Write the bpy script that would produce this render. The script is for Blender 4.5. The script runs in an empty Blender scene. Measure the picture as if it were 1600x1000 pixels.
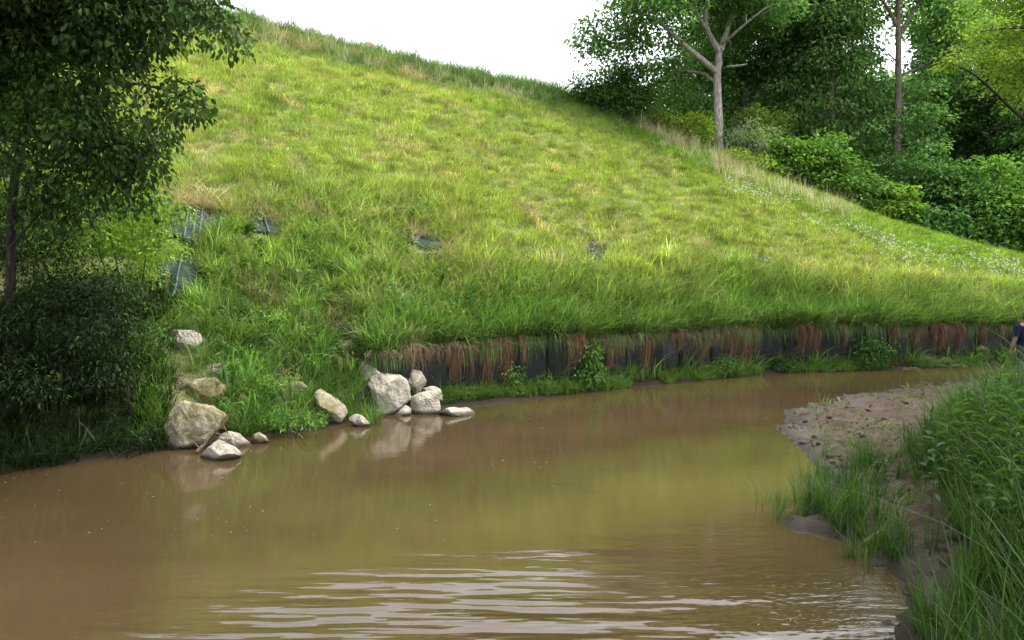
import bpy, bmesh, math, random
import numpy as np
from mathutils import Vector, Matrix, Euler
from mathutils.bvhtree import BVHTree

random.seed(7)
rng = np.random.default_rng(11)
SC = bpy.context.scene
COL = SC.collection
R = math.radians

# ------------------------------------------------------------------ camera
CAM_H = 2.7
FPX = 1067.0
PITCH = math.atan(60.0 / FPX)
cam_d = bpy.data.cameras.new("camera")
cam_d.lens = 24.0
cam_d.sensor_width = 36.0
cam_d.clip_start = 0.05
cam_d.clip_end = 3000
cam = bpy.data.objects.new("camera", cam_d)
COL.objects.link(cam)
cam.location = (0, 0, CAM_H)
cam.rotation_euler = (R(90) - PITCH, 0, 0)
SC.camera = cam

# ------------------------------------------------------------------ world, sun, exposure
SUN_EL, SUN_AZ = R(66), R(84)        # azimuth measured clockwise from +Y (the view direction)
world = bpy.data.worlds.new("World")
SC.world = world
world.use_nodes = True
wn = world.node_tree.nodes
wl = world.node_tree.links
wn.clear()
w_out = wn.new("ShaderNodeOutputWorld")
w_bg = wn.new("ShaderNodeBackground")
w_sky = wn.new("ShaderNodeTexSky")
w_sky.sky_type = 'NISHITA'
w_sky.sun_disc = False
w_sky.sun_elevation = SUN_EL
w_sky.sun_rotation = SUN_AZ
w_sky.dust_density = 4.0
w_sky.air_density = 1.0
w_hs = wn.new("ShaderNodeHueSaturation")   # thin white overcast: very little blue left in the sky
w_hs.inputs['Saturation'].default_value = 0.22
w_hs.inputs['Value'].default_value = 1.5
w_bg.inputs['Strength'].default_value = 0.15
wl.new(w_sky.outputs[0], w_hs.inputs['Color'])
wl.new(w_hs.outputs[0], w_bg.inputs['Color'])
wl.new(w_bg.outputs[0], w_out.inputs[0])

sun_d = bpy.data.lights.new("sun", 'SUN')
sun_d.energy = 1.05
sun_d.angle = R(14)
sun_d.color = (1.0, 0.96, 0.88)
sun = bpy.data.objects.new("sun", sun_d)
COL.objects.link(sun)
_sd = Vector((math.sin(SUN_AZ) * math.cos(SUN_EL), math.cos(SUN_AZ) * math.cos(SUN_EL), math.sin(SUN_EL)))
sun.rotation_euler = _sd.to_track_quat('Z', 'Y').to_euler()
sun.location = (10, -10, 30)

SC.view_settings.view_transform = 'Standard'
SC.view_settings.look = 'None'
SC.view_settings.gamma = 1.0
SC.view_settings.exposure = 1.66
SC.cycles.max_bounces = 5
SC.cycles.diffuse_bounces = 4
SC.cycles.glossy_bounces = 2
SC.cycles.transmission_bounces = 3
SC.cycles.transparent_max_bounces = 8

# ------------------------------------------------------------------ helpers
def ray(px, py):
    u = (px - 800.0) / FPX
    v = (500.0 - py) / FPX
    c, s = math.cos(PITCH), math.sin(PITCH)
    return Vector((u, c + v * s, -s + v * c))

def P(px, py, d):
    """point seen at a pixel at forward distance d (metres along Y)"""
    r = ray(px, py)
    k = d / r.y
    return Vector((0, 0, CAM_H)) + r * k

def proj(p):
    p = np.asarray(p, float)
    q = p - np.array([0, 0, CAM_H])
    c, s = math.cos(PITCH), math.sin(PITCH)
    f = q[..., 1] * c - q[..., 2] * s
    up = q[..., 1] * s + q[..., 2] * c
    f = np.where(f < 0.05, 0.05, f)
    return 800 + FPX * q[..., 0] / f, 500 - FPX * up / f

def water_pt(px, py):
    r = ray(px, py)
    k = -CAM_H / r.z
    return Vector((0, 0, CAM_H)) + r * k

def tag(o, label=None, cat=None, group=None, kind=None):
    if label: o['label'] = label
    if cat: o['category'] = cat
    if group: o['group'] = group
    if kind: o['kind'] = kind
    return o

def empty(name, loc, rz=0.0):
    o = bpy.data.objects.new(name, None)
    o.empty_display_size = 0.2
    COL.objects.link(o)
    o.location = loc
    o.rotation_euler = (0, 0, rz)
    return o

def fast_mesh(name, V, F, mats=None, tint=None, smooth=False, matidx=None):
    """V (n,3); F (m,k) uniform faces."""
    V = np.ascontiguousarray(V, dtype=np.float32)
    F = np.ascontiguousarray(F, dtype=np.int32)
    me = bpy.data.meshes.new(name)
    n, (m, k) = len(V), F.shape
    me.vertices.add(n)
    me.vertices.foreach_set("co", V.ravel())
    me.loops.add(m * k)
    me.loops.foreach_set("vertex_index", F.ravel())
    me.polygons.add(m)
    me.polygons.foreach_set("loop_start", np.arange(0, m * k, k, dtype=np.int32))
    if smooth:
        me.polygons.foreach_set("use_smooth", np.ones(m, dtype=bool))
    if mats:
        for mt in mats: me.materials.append(mt)
    if matidx is not None:
        me.polygons.foreach_set("material_index", np.ascontiguousarray(matidx, dtype=np.int32))
    me.update(calc_edges=True)
    if tint is not None:
        a = me.attributes.new("tint", 'FLOAT_COLOR', 'POINT')
        t = np.ones((n, 4), dtype=np.float32)
        t[:, :3] = tint
        a.data.foreach_set("color", t.ravel())
    return me

def obj(name, me, parent=None):
    o = bpy.data.objects.new(name, me)
    COL.objects.link(o)
    if parent is not None: o.parent = parent
    return o

def tris(F):
    F = np.asarray(F)
    return np.concatenate([F[:, [0, 1, 2]], F[:, [0, 2, 3]]])

# --- value noise
_perm = np.random.default_rng(3).random((512, 512))
def vnoise(x, y):
    x = np.asarray(x, float); y = np.asarray(y, float)
    xi = np.floor(x).astype(int); yi = np.floor(y).astype(int)
    fx = x - xi; fy = y - yi
    fx = fx * fx * (3 - 2 * fx); fy = fy * fy * (3 - 2 * fy)
    g = lambda a, b: _perm[a % 512, b % 512]
    return (g(xi, yi) * (1 - fx) + g(xi + 1, yi) * fx) * (1 - fy) + (g(xi, yi + 1) * (1 - fx) + g(xi + 1, yi + 1) * fx) * fy
def fbm(x, y, o=4):
    s = 0; a = 0.5; t = 0
    for i in range(o):
        s = s + a * vnoise(x * 2 ** i + 17.3 * i, y * 2 ** i + 5.1 * i); t += a; a *= 0.5
    return s / t
def sstep(a, b, x):
    t = np.clip((np.asarray(x, float) - a) / (b - a), 0, 1)
    return t * t * (3 - 2 * t)

# --- tubes
def tube_arrays(pts, rad, n=7):
    pts = np.asarray(pts, float); rad = np.asarray(rad, float)
    m = len(pts)
    d = np.gradient(pts, axis=0)
    d /= np.linalg.norm(d, axis=1)[:, None] + 1e-9
    ref = np.array([0.31, 0.87, 0.38])
    V = []
    for i in range(m):
        if i == 0:
            a = np.cross(d[i], ref)
            if np.linalg.norm(a) < 1e-3: a = np.cross(d[i], [1, 0, 0])
        else:
            a = a - d[i] * np.dot(a, d[i])
        a /= np.linalg.norm(a) + 1e-9
        b = np.cross(d[i], a)
        th = np.linspace(0, 2 * math.pi, n, endpoint=False)
        V.append(pts[i] + rad[i] * (np.cos(th)[:, None] * a + np.sin(th)[:, None] * b))
    V = np.concatenate(V)
    F = []
    for i in range(m - 1):
        for j in range(n):
            k = (j + 1) % n
            F.append((i * n + j, i * n + k, (i + 1) * n + k, (i + 1) * n + j))
    return V, np.array(F)

class MB:
    """collects quads / tris of uniform quads (tris are stored as degenerate-free triangle arrays)"""
    def __init__(s): s.V = []; s.F = []; s.n = 0; s.T = []
    def add(s, V, F, tint=None):
        V = np.asarray(V, float); F = np.asarray(F)
        if F.shape[1] == 4: F = tris(F)
        s.F.append(F + s.n); s.V.append(V); s.n += len(V)
        s.T.append(np.tile(np.asarray(tint if tint is not None else (1, 1, 1), float), (len(V), 1)) if tint is None or np.ndim(tint) == 1 else np.asarray(tint))
    def tube(s, pts, rad, n=7, tint=None):
        V, F = tube_arrays(pts, rad, n); s.add(V, F, tint)
    def mesh(s, name, mat, smooth=False):
        return fast_mesh(name, np.concatenate(s.V), np.concatenate(s.F), [mat], np.concatenate(s.T), smooth)

def bezier(p0, p1, p2, n=8):
    t = np.linspace(0, 1, n)[:, None]
    p0, p1, p2 = (np.asarray(p, float) for p in (p0, p1, p2))
    return (1 - t) ** 2 * p0 + 2 * t * (1 - t) * p1 + t ** 2 * p2

# ------------------------------------------------------------------ materials
def new_mat(name):
    m = bpy.data.materials.new(name); m.use_nodes = True
    nt = m.node_tree; nt.nodes.clear()
    return m, nt.nodes, nt.links

def N(nodes, typ, **kw):
    n = nodes.new(typ)
    for k, v in kw.items(): setattr(n, k, v)
    return n

def ramp(nodes, stops):
    r = nodes.new("ShaderNodeValToRGB")
    e = r.color_ramp.elements
    while len(e) > 1: e.remove(e[-1])
    e[0].position = stops[0][0]; e[0].color = (*stops[0][1], 1)
    for p, c in stops[1:]:
        q = e.new(p); q.color = (*c, 1)
    return r

def leaf_mat(name, transl=0.35, rough=0.45, spec=0.3, instancer=False, mult=1.0):
    """foliage: colour from the 'tint' attribute, part of the light passes through"""
    m, n, l = new_mat(name)
    out = N(n, "ShaderNodeOutputMaterial")
    at = N(n, "ShaderNodeAttribute", attribute_name="tint")
    col = at.outputs['Color']
    if instancer:
        at.attribute_type = 'INSTANCER'
        a2 = N(n, "ShaderNodeAttribute", attribute_name="tint")
        mx = N(n, "ShaderNodeMixRGB", blend_type='MULTIPLY'); mx.inputs[0].default_value = 1
        l.new(at.outputs['Color'], mx.inputs[1]); l.new(a2.outputs['Color'], mx.inputs[2])
        col = mx.outputs[0]
    pb = N(n, "ShaderNodeBsdfPrincipled")
    pb.inputs['Roughness'].default_value = rough
    pb.inputs['Specular IOR Level'].default_value = spec
    tr = N(n, "ShaderNodeBsdfTranslucent")
    tc = N(n, "ShaderNodeMixRGB", blend_type='MULTIPLY'); tc.inputs[0].default_value = 1
    tc.inputs[2].default_value = (1.25, 1.3, 0.6, 1)
    mix = N(n, "ShaderNodeMixShader"); mix.inputs[0].default_value = transl
    l.new(col, pb.inputs['Base Color'])
    l.new(col, tc.inputs[1]); l.new(tc.outputs[0], tr.inputs['Color'])
    l.new(pb.outputs[0], mix.inputs[1]); l.new(tr.outputs[0], mix.inputs[2])
    l.new(mix.outputs[0], out.inputs[0])
    return m

M_LEAF = leaf_mat("leaf", 0.42, 0.5, 0.2)
M_FARLEAF = leaf_mat("far_leaf", 0.46, 0.6, 0.2)
M_GRASS = leaf_mat("grass_blade", 0.36, 0.5, 0.25, instancer=True)
M_STRAW = leaf_mat("straw", 0.15, 0.8, 0.1, instancer=True)
M_STRAND = leaf_mat("straw_strand", 0.12, 0.85, 0.1)

def bark_mat(name, c0, c1, scale=6, bump=0.6):
    m, n, l = new_mat(name)
    out = N(n, "ShaderNodeOutputMaterial"); pb = N(n, "ShaderNodeBsdfPrincipled")
    tc = N(n, "ShaderNodeTexCoord"); mp = N(n, "ShaderNodeMapping")
    mp.inputs['Scale'].default_value = (scale, scale, scale * 0.22)
    nz = N(n, "ShaderNodeTexNoise"); nz.inputs['Scale'].default_value = 2.5; nz.inputs['Detail'].default_value = 8
    rp = ramp(n, [(0.32, c0), (0.66, c1)])
    bp = N(n, "ShaderNodeBump"); bp.inputs['Strength'].default_value = bump; bp.inputs['Distance'].default_value = 0.04
    l.new(tc.outputs['Object'], mp.inputs[0]); l.new(mp.outputs[0], nz.inputs['Vector'])
    l.new(nz.outputs['Fac'], rp.inputs[0]); l.new(rp.outputs[0], pb.inputs['Base Color'])
    l.new(nz.outputs['Fac'], bp.inputs['Height']); l.new(bp.outputs[0], pb.inputs['Normal'])
    pb.inputs['Roughness'].default_value = 0.9; pb.inputs['Specular IOR Level'].default_value = 0.15
    l.new(pb.outputs[0], out.inputs[0])
    return m
M_BARK_GREY = bark_mat("grey_bark", (0.11, 0.095, 0.08), (0.36, 0.33, 0.30), 7)
M_BARK_BROWN = bark_mat("brown_bark", (0.055, 0.045, 0.036), (0.17, 0.145, 0.12), 6)
M_BARK_DARK = bark_mat("dark_bark", (0.013, 0.011, 0.009), (0.042, 0.034, 0.028), 9)
M_DRIFT = bark_mat("driftwood", (0.06, 0.045, 0.03), (0.19, 0.155, 0.11), 14)
M_TWIG = bark_mat("dead_twig", (0.05, 0.035, 0.025), (0.15, 0.11, 0.08), 14)

def simple_mat(name, col, rough=0.7, spec=0.3, noise=0.25, scale=20, bump=0.15, metallic=0):
    m, n, l = new_mat(name)
    out = N(n, "ShaderNodeOutputMaterial"); pb = N(n, "ShaderNodeBsdfPrincipled")
    tc = N(n, "ShaderNodeTexCoord")
    nz = N(n, "ShaderNodeTexNoise"); nz.inputs['Scale'].default_value = scale; nz.inputs['Detail'].default_value = 6
    c = np.array(col)
    rp = ramp(n, [(0.3, tuple(c * (1 - noise))), (0.7, tuple(np.clip(c * (1 + noise), 0, 1)))])
    bp = N(n, "ShaderNodeBump"); bp.inputs['Strength'].default_value = bump; bp.inputs['Distance'].default_value = 0.01
    l.new(tc.outputs['Object'], nz.inputs['Vector']); l.new(nz.outputs['Fac'], rp.inputs[0])
    l.new(rp.outputs[0], pb.inputs['Base Color']); l.new(nz.outputs['Fac'], bp.inputs['Height'])
    l.new(bp.outputs[0], pb.inputs['Normal'])
    pb.inputs['Roughness'].default_value = rough; pb.inputs['Specular IOR Level'].default_value = spec
    pb.inputs['Metallic'].default_value = metallic
    l.new(pb.outputs[0], out.inputs[0])
    return m

def hill_mat():
    m, n, l = new_mat("hill_soil_and_thatch")
    out = N(n, "ShaderNodeOutputMaterial"); pb = N(n, "ShaderNodeBsdfPrincipled")
    tc = N(n, "ShaderNodeTexCoord"); geo = N(n, "ShaderNodeNewGeometry")
    n1 = N(n, "ShaderNodeTexNoise"); n1.inputs['Scale'].default_value = 0.9; n1.inputs['Detail'].default_value = 8; n1.inputs['Roughness'].default_value = 0.7
    n2 = N(n, "ShaderNodeTexNoise"); n2.inputs['Scale'].default_value = 14; n2.inputs['Detail'].default_value = 6; n2.inputs['Roughness'].default_value = 0.75
    r1 = ramp(n, [(0.3, (0.09, 0.125, 0.04)), (0.5, (0.15, 0.165, 0.06)), (0.68, (0.24, 0.20, 0.12))])
    r2 = ramp(n, [(0.3, (0.5, 0.5, 0.5)), (0.7, (1.25, 1.25, 1.2))])
    mx = N(n, "ShaderNodeMixRGB", blend_type='MULTIPLY'); mx.inputs[0].default_value = 1
    # bare wet earth low down by the water
    sep = N(n, "ShaderNodeSeparateXYZ")
    mr = N(n, "ShaderNodeMapRange"); mr.inputs['From Min'].default_value = 0.2; mr.inputs['From Max'].default_value = 0.55
    soil = ramp(n, [(0.3, (0.011, 0.008, 0.006)), (0.7, (0.032, 0.024, 0.017))])
    mx2 = N(n, "ShaderNodeMixRGB")
    bp = N(n, "ShaderNodeBump"); bp.inputs['Strength'].default_value = 0.8; bp.inputs['Distance'].default_value = 0.06
    l.new(tc.outputs['Object'], n1.inputs['Vector']); l.new(tc.outputs['Object'], n2.inputs['Vector'])
    l.new(n1.outputs['Fac'], r1.inputs[0]); l.new(n2.outputs['Fac'], r2.inputs[0])
    l.new(r1.outputs[0], mx.inputs[1]); l.new(r2.outputs[0], mx.inputs[2])
    l.new(geo.outputs['Position'], sep.inputs[0]); l.new(sep.outputs['Z'], mr.inputs['Value'])
    l.new(n2.outputs['Fac'], soil.inputs[0])
    l.new(mr.outputs[0], mx2.inputs[0]); l.new(soil.outputs[0], mx2.inputs[1]); l.new(mx.outputs[0], mx2.inputs[2])
    l.new(mx2.outputs[0], pb.inputs['Base Color'])
    l.new(n2.outputs['Fac'], bp.inputs['Height']); l.new(bp.outputs[0], pb.inputs['Normal'])
    pb.inputs['Roughness'].default_value = 0.9; pb.inputs['Specular IOR Level'].default_value = 0.15
    l.new(pb.outputs[0], out.inputs[0])
    return m
M_HILL = hill_mat()

def mud_mat():
    m, n, l = new_mat("creek_mud")
    out = N(n, "ShaderNodeOutputMaterial"); pb = N(n, "ShaderNodeBsdfPrincipled")
    tc = N(n, "ShaderNodeTexCoord"); geo = N(n, "ShaderNodeNewGeometry"); sep = N(n, "ShaderNodeSeparateXYZ")
    n1 = N(n, "ShaderNodeTexNoise"); n1.inputs['Scale'].default_value = 1.4; n1.inputs['Detail'].default_value = 8; n1.inputs['Roughness'].default_value = 0.7
    n2 = N(n, "ShaderNodeTexNoise"); n2.inputs['Scale'].default_value = 10; n2.inputs['Detail'].default_value = 9; n2.inputs['Roughness'].default_value = 0.78
    r1 = ramp(n, [(0.3, (0.060, 0.043, 0.028)), (0.5, (0.104, 0.076, 0.052)), (0.7, (0.145, 0.108, 0.076))])
    r2 = ramp(n, [(0.34, (0.3, 0.28, 0.26)), (0.5, (0.9, 0.9, 0.9)), (0.68, (1.3, 1.3, 1.3))])
    mx = N(n, "ShaderNodeMixRGB", blend_type='MULTIPLY'); mx.inputs[0].default_value = 1
    # wet, grey, shining silt next to the water
    wet = N(n, "ShaderNodeMapRange"); wet.inputs['From Min'].default_value = 0.03; wet.inputs['From Max'].default_value = 0.13
    wet.inputs['To Min'].default_value = 1.0; wet.inputs['To Max'].default_value = 0.0
    add = N(n, "ShaderNodeMath", operation='MULTIPLY_ADD'); add.inputs[1].default_value = 0.10; 
    mx2 = N(n, "ShaderNodeMixRGB"); mx2.inputs[2].default_value = (0.050, 0.040, 0.031, 1)
    rr = N(n, "ShaderNodeMapRange"); rr.inputs['To Min'].default_value = 0.85; rr.inputs['To Max'].default_value = 0.22
    sp = N(n, "ShaderNodeMapRange"); sp.inputs['To Min'].default_value = 0.2; sp.inputs['To Max'].default_value = 0.7
    bp = N(n, "ShaderNodeBump"); bp.inputs['Strength'].default_value = 1.0; bp.inputs['Distance'].default_value = 0.16
    l.new(tc.outputs['Object'], n1.inputs['Vector']); l.new(tc.outputs['Object'], n2.inputs['Vector'])
    l.new(n1.outputs['Fac'], r1.inputs[0]); l.new(n2.outputs['Fac'], r2.inputs[0])
    l.new(r1.outputs[0], mx.inputs[1]); l.new(r2.outputs[0], mx.inputs[2])
    l.new(geo.outputs['Position'], sep.inputs[0])
    l.new(n1.outputs['Fac'], add.inputs[0]); l.new(sep.outputs['Z'], add.inputs[2])
    sub = N(n, "ShaderNodeMath", operation='SUBTRACT'); sub.inputs[1].default_value = 0.05
    l.new(add.outputs[0], sub.inputs[0]); l.new(sub.outputs[0], wet.inputs['Value'])
    l.new(wet.outputs[0], mx2.inputs[0]); l.new(mx.outputs[0], mx2.inputs[1]); l.new(mx2.outputs[0], pb.inputs['Base Color'])
    l.new(wet.outputs[0], rr.inputs['Value']); l.new(rr.outputs[0], pb.inputs['Roughness'])
    l.new(wet.outputs[0], sp.inputs['Value']); l.new(sp.outputs[0], pb.inputs['Specular IOR Level'])
    l.new(n2.outputs['Fac'], bp.inputs['Height']); l.new(bp.outputs[0], pb.inputs['Normal'])
    l.new(pb.outputs[0], out.inputs[0])
    return m
M_MUD = mud_mat()

def water_mat():
    m, n, l = new_mat("muddy_water")
    out = N(n, "ShaderNodeOutputMaterial"); pb = N(n, "ShaderNodeBsdfPrincipled")
    tc = N(n, "ShaderNodeTexCoord")
    def noise(scale, sx, sy, detail=3, rot=0.0, loc=(0, 0, 0)):
        mp = N(n, "ShaderNodeMapping"); mp.inputs['Scale'].default_value = (sx, sy, 1); mp.inputs['Rotation'].default_value = (0, 0, rot)
        mp.inputs['Location'].default_value = loc
        z = N(n, "ShaderNodeTexNoise"); z.inputs['Scale'].default_value = scale; z.inputs['Detail'].default_value = detail
        z.inputs['Roughness'].default_value = 0.55
        l.new(tc.outputs['Object'], mp.inputs[0]); l.new(mp.outputs[0], z.inputs['Vector'])
        return z.outputs['Fac']
    def math_(op, a, b=None, c=None):
        q = N(n, "ShaderNodeMath", operation=op)
        for i, v in enumerate((a, b, c)):
            if v is None: continue
            if isinstance(v, (int, float)): q.inputs[i].default_value = v
            else: l.new(v, q.inputs[i])
        return q.outputs[0]
    def mask(cx, cy, rx, ry):
        mp = N(n, "ShaderNodeMapping", vector_type='TEXTURE')
        mp.inputs['Location'].default_value = (cx, cy, 0); mp.inputs['Scale'].default_value = (rx, ry, 1)
        g = N(n, "ShaderNodeTexGradient", gradient_type='SPHERICAL')
        l.new(tc.outputs['Object'], mp.inputs[0]); l.new(mp.outputs[0], g.inputs[0])
        return g.outputs['Fac']
    calm = noise(2.2, 0.55, 1.6, 3)
    fine = noise(17, 0.5, 1.5, 3, 0.2)
    rip = noise(2.1, 0.24, 1.45, 2.6, 0.05, (1.3, 2.2, 0))
    rip2 = noise(9.0, 0.5, 1.4, 3, -0.35)
    mk = mask(0.05, 4.3, 3.9, 2.7)
    mkr = mask(2.6, 5.6, 2.3, 2.2)
    h = math_('MULTIPLY', calm, 0.0028)
    h = math_('MULTIPLY_ADD', fine, 0.0009, h)
    mks = math_('POWER', mk, 1.4)
    a = math_('MULTIPLY', math_('SUBTRACT', rip, 0.5), math_('MULTIPLY', mks, 0.25))
    h = math_('ADD', h, a)
    b = math_('MULTIPLY', math_('SUBTRACT', rip2, 0.5), math_('MULTIPLY', math_('POWER', mkr, 1.4), 0.013))
    h = math_('ADD', h, b)
    # rings spreading from near the tuft of grass on the right
    mp = N(n, "ShaderNodeMapping", vector_type='TEXTURE'); mp.inputs['Location'].default_value = (2.05, 5.35, 0)
    wv = N(n, "ShaderNodeTexWave", wave_type='RINGS', rings_direction='Z'); wv.inputs['Scale'].default_value = 3.4; wv.inputs['Distortion'].default_value = 1.2
    wv.inputs['Detail'].default_value = 1
    l.new(tc.outputs['Object'], mp.inputs[0]); l.new(mp.outputs[0], wv.inputs['Vector'])
    c = math_('MULTIPLY', wv.outputs['Fac'], math_('MULTIPLY', mask(2.05, 5.35, 1.0, .9), 0.002))
    h = math_('ADD', h, c)
    bp = N(n, "ShaderNodeBump"); bp.inputs['Strength'].default_value = 1.0; bp.inputs['Distance'].default_value = 1.0
    l.new(h, bp.inputs['Height']); l.new(bp.outputs[0], pb.inputs['Normal'])
    silt = noise(0.35, 1, 1.8, 5)
    rp = ramp(n, [(0.3, (0.036, 0.0238, 0.0106)), (0.7, (0.050, 0.0332, 0.0162))])
    l.new(silt, rp.inputs[0]); l.new(rp.outputs[0], pb.inputs['Base Color'])
    pb.inputs['Roughness'].default_value = 0.045
    pb.inputs['IOR'].default_value = 1.5
    pb.inputs['Specular IOR Level'].default_value = 0.78
    l.new(pb.outputs[0], out.inputs[0])
    return m
M_WATER = water_mat()

def rock_mat(name, moss, pale=(0.50, 0.455, 0.38)):
    m, n, l = new_mat(name)
    out = N(n, "ShaderNodeOutputMaterial"); pb = N(n, "ShaderNodeBsdfPrincipled")
    tc = N(n, "ShaderNodeTexCoord"); oi = N(n, "ShaderNodeObjectInfo")
    vadd = N(n, "ShaderNodeVectorMath", operation='ADD')
    l.new(tc.outputs['Object'], vadd.inputs[0]); l.new(oi.outputs['Location'], vadd.inputs[1])
    def noise(s, d=8, r=0.65):
        z = N(n, "ShaderNodeTexNoise"); z.inputs['Scale'].default_value = s; z.inputs['Detail'].default_value = d; z.inputs['Roughness'].default_value = r
        l.new(vadd.outputs[0], z.inputs['Vector']); return z
    n1 = noise(5); n2 = noise(2.3, 6); n3 = noise(22, 6)
    c = np.array(pale)
    r1 = ramp(n, [(0.28, tuple(c * 0.38)), (0.45, tuple(c * 0.82)), (0.62, tuple(c * 1.12)), (0.8, tuple(np.clip(c * 1.3, 0, .75)))])
    r2 = ramp(n, [(0.62 - 0.3 * moss, (0, 0, 0)), (0.80 - 0.3 * moss, (1, 1, 1))])
    mx = N(n, "ShaderNodeMixRGB"); mx.inputs[2].default_value = (0.115, 0.095, 0.028, 1)
    vo = N(n, "ShaderNodeTexVoronoi", feature='DISTANCE_TO_EDGE'); vo.inputs['Scale'].default_value = 2.6
    wob = N(n, "ShaderNodeMixRGB", blend_type='ADD'); wob.inputs[0].default_value = 0.5
    l.new(vadd.outputs[0], wob.inputs[1]); l.new(n1.outputs['Color'], wob.inputs[2]); l.new(wob.outputs[0], vo.inputs['Vector'])
    rc = ramp(n, [(0.0, (0.3, 0.27, 0.24)), (0.02, (1, 1, 1))])
    mc = N(n, "ShaderNodeMixRGB", blend_type='MULTIPLY'); mc.inputs[0].default_value = 0.5
    r3 = ramp(n, [(0.3, (0.72, 0.72, 0.7)), (0.65, (1.08, 1.08, 1.08))])
    md = N(n, "ShaderNodeMixRGB", blend_type='MULTIPLY'); md.inputs[0].default_value = 1
    # damp mud line just over the water
    geo = N(n, "ShaderNodeNewGeometry"); sep = N(n, "ShaderNodeSeparateXYZ")
    mr = N(n, "ShaderNodeMapRange"); mr.inputs['From Min'].default_value = 0.03; mr.inputs['From Max'].default_value = 0.10
    mw = N(n, "ShaderNodeMixRGB"); mw.inputs[1].default_value = (0.05, 0.04, 0.028, 1)
    l.new(n1.outputs['Fac'], r1.inputs[0]); l.new(n2.outputs['Fac'], r2.inputs[0]); l.new(r2.outputs[0], mx.inputs[0]); l.new(r1.outputs[0], mx.inputs[1])
    l.new(vo.outputs['Distance'], rc.inputs[0]); l.new(mx.outputs[0], mc.inputs[1]); l.new(rc.outputs[0], mc.inputs[2])
    l.new(n3.outputs['Fac'], r3.inputs[0]); l.new(mc.outputs[0], md.inputs[1]); l.new(r3.outputs[0], md.inputs[2])
    l.new(geo.outputs['Position'], sep.inputs[0]); l.new(sep.outputs['Z'], mr.inputs['Value'])
    l.new(mr.outputs[0], mw.inputs[0]); l.new(md.outputs[0], mw.inputs[2]); l.new(mw.outputs[0], pb.inputs['Base Color'])
    bp = N(n, "ShaderNodeBump"); bp.inputs['Strength'].default_value = 1.0; bp.inputs['Distance'].default_value = 0.05
    bs = N(n, "ShaderNodeMath", operation='ADD'); l.new(n1.outputs['Fac'], bs.inputs[0]); l.new(n3.outputs['Fac'], bs.inputs[1])
    l.new(bs.outputs[0], bp.inputs['Height']); l.new(bp.outputs[0], pb.inputs['Normal'])
    pb.inputs['Roughness'].default_value = 0.85; pb.inputs['Specular IOR Level'].default_value = 0.2
    l.new(pb.outputs[0], out.inputs[0])
    return m
M_ROCK = rock_mat("pale_limestone", 0.15, (0.37, 0.335, 0.27))
M_ROCK_MOSS = rock_mat("mossy_limestone", 0.72, (0.31, 0.275, 0.20))

def fabric_mat(name, base, line, scale):
    m, n, l = new_mat(name)
    out = N(n, "ShaderNodeOutputMaterial"); pb = N(n, "ShaderNodeBsdfPrincipled")
    tc = N(n, "ShaderNodeTexCoord")
    ck = N(n, "ShaderNodeTexBrick"); ck.offset = 0.0
    ck.inputs['Scale'].default_value = scale; ck.inputs['Mortar Size'].default_value = 0.012
    ck.inputs['Brick Width'].default_value = 0.25; ck.inputs['Row Height'].default_value = 0.25
    ck.inputs['Color1'].default_value = (*base, 1); ck.inputs['Color2'].default_value = tuple(c * 0.75 for c in base) + (1,)
    ck.inputs['Mortar'].default_value = (*line, 1)
    nz = N(n, "ShaderNodeTexNoise"); nz.inputs['Scale'].default_value = 5; nz.inputs['Detail'].default_value = 6
    rp = ramp(n, [(0.3, (0.35, 0.35, 0.32)), (0.55, (0.9, 0.9, 0.85)), (0.75, (2.0, 1.7, 1.3))])
    mx = N(n, "ShaderNodeMixRGB", blend_type='MULTIPLY'); mx.inputs[0].default_value = 1
    l.new(tc.outputs['UV'], ck.inputs['Vector']); l.new(tc.outputs['Object'], nz.inputs['Vector'])
    l.new(nz.outputs['Fac'], rp.inputs[0]); l.new(ck.outputs['Color'], mx.inputs[1]); l.new(rp.outputs[0], mx.inputs[2])
    l.new(mx.outputs[0], pb.inputs['Base Color'])
    bp = N(n, "ShaderNodeBump"); bp.inputs['Strength'].default_value = 0.4; bp.inputs['Distance'].default_value = 0.01
    l.new(ck.outputs['Fac'], bp.inputs['Height']); l.new(bp.outputs[0], pb.inputs['Normal'])
    pb.inputs['Roughness'].default_value = 0.7; pb.inputs['Specular IOR Level'].default_value = 0.25
    l.new(pb.outputs[0], out.inputs[0])
    return m
M_FABRIC = fabric_mat("dark_geotextile", (0.0062, 0.0092, 0.0082), (0.011, 0.016, 0.014), 14)
M_GRID = fabric_mat("green_erosion_mat", (0.015, 0.036, 0.030), (0.035, 0.070, 0.060), 10)
M_STRAP = simple_mat("pale_strap", (0.075,0.10,0.095), 0.6, 0.3, 0.2, 30)
M_YELLOW = simple_mat("yellow_plastic", (0.40,0.21,0.012), 0.5, 0.4, 0.1, 8, 0.05)
M_PALEY = simple_mat("pale_yellow_plastic", (0.46,0.36,0.2), 0.5, 0.4, 0.1, 8, 0.05)
M_SKIN = simple_mat("skin", (0.26,0.13,0.09), 0.55, 0.35, 0.12, 12, 0.1)
M_HAIR = simple_mat("brown_hair", (0.075, 0.042, 0.028), 0.7, 0.3, 0.4, 60, 0.5)
M_NAVY = simple_mat("navy_cloth", (0.006,0.009,0.028), 0.85, 0.15, 0.25, 9, 0.4)
M_GREYCLOTH = simple_mat("grey_cloth", (0.035,0.035,0.042), 0.85, 0.15, 0.25, 9, 0.4)
M_BOOT = simple_mat("dark_rubber", (0.025, 0.024, 0.022), 0.55, 0.4, 0.2, 10, 0.2)
M_WHITE = simple_mat("white_print", (0.75, 0.75, 0.74), 0.7, 0.2, 0.1, 8, 0.05)
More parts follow.
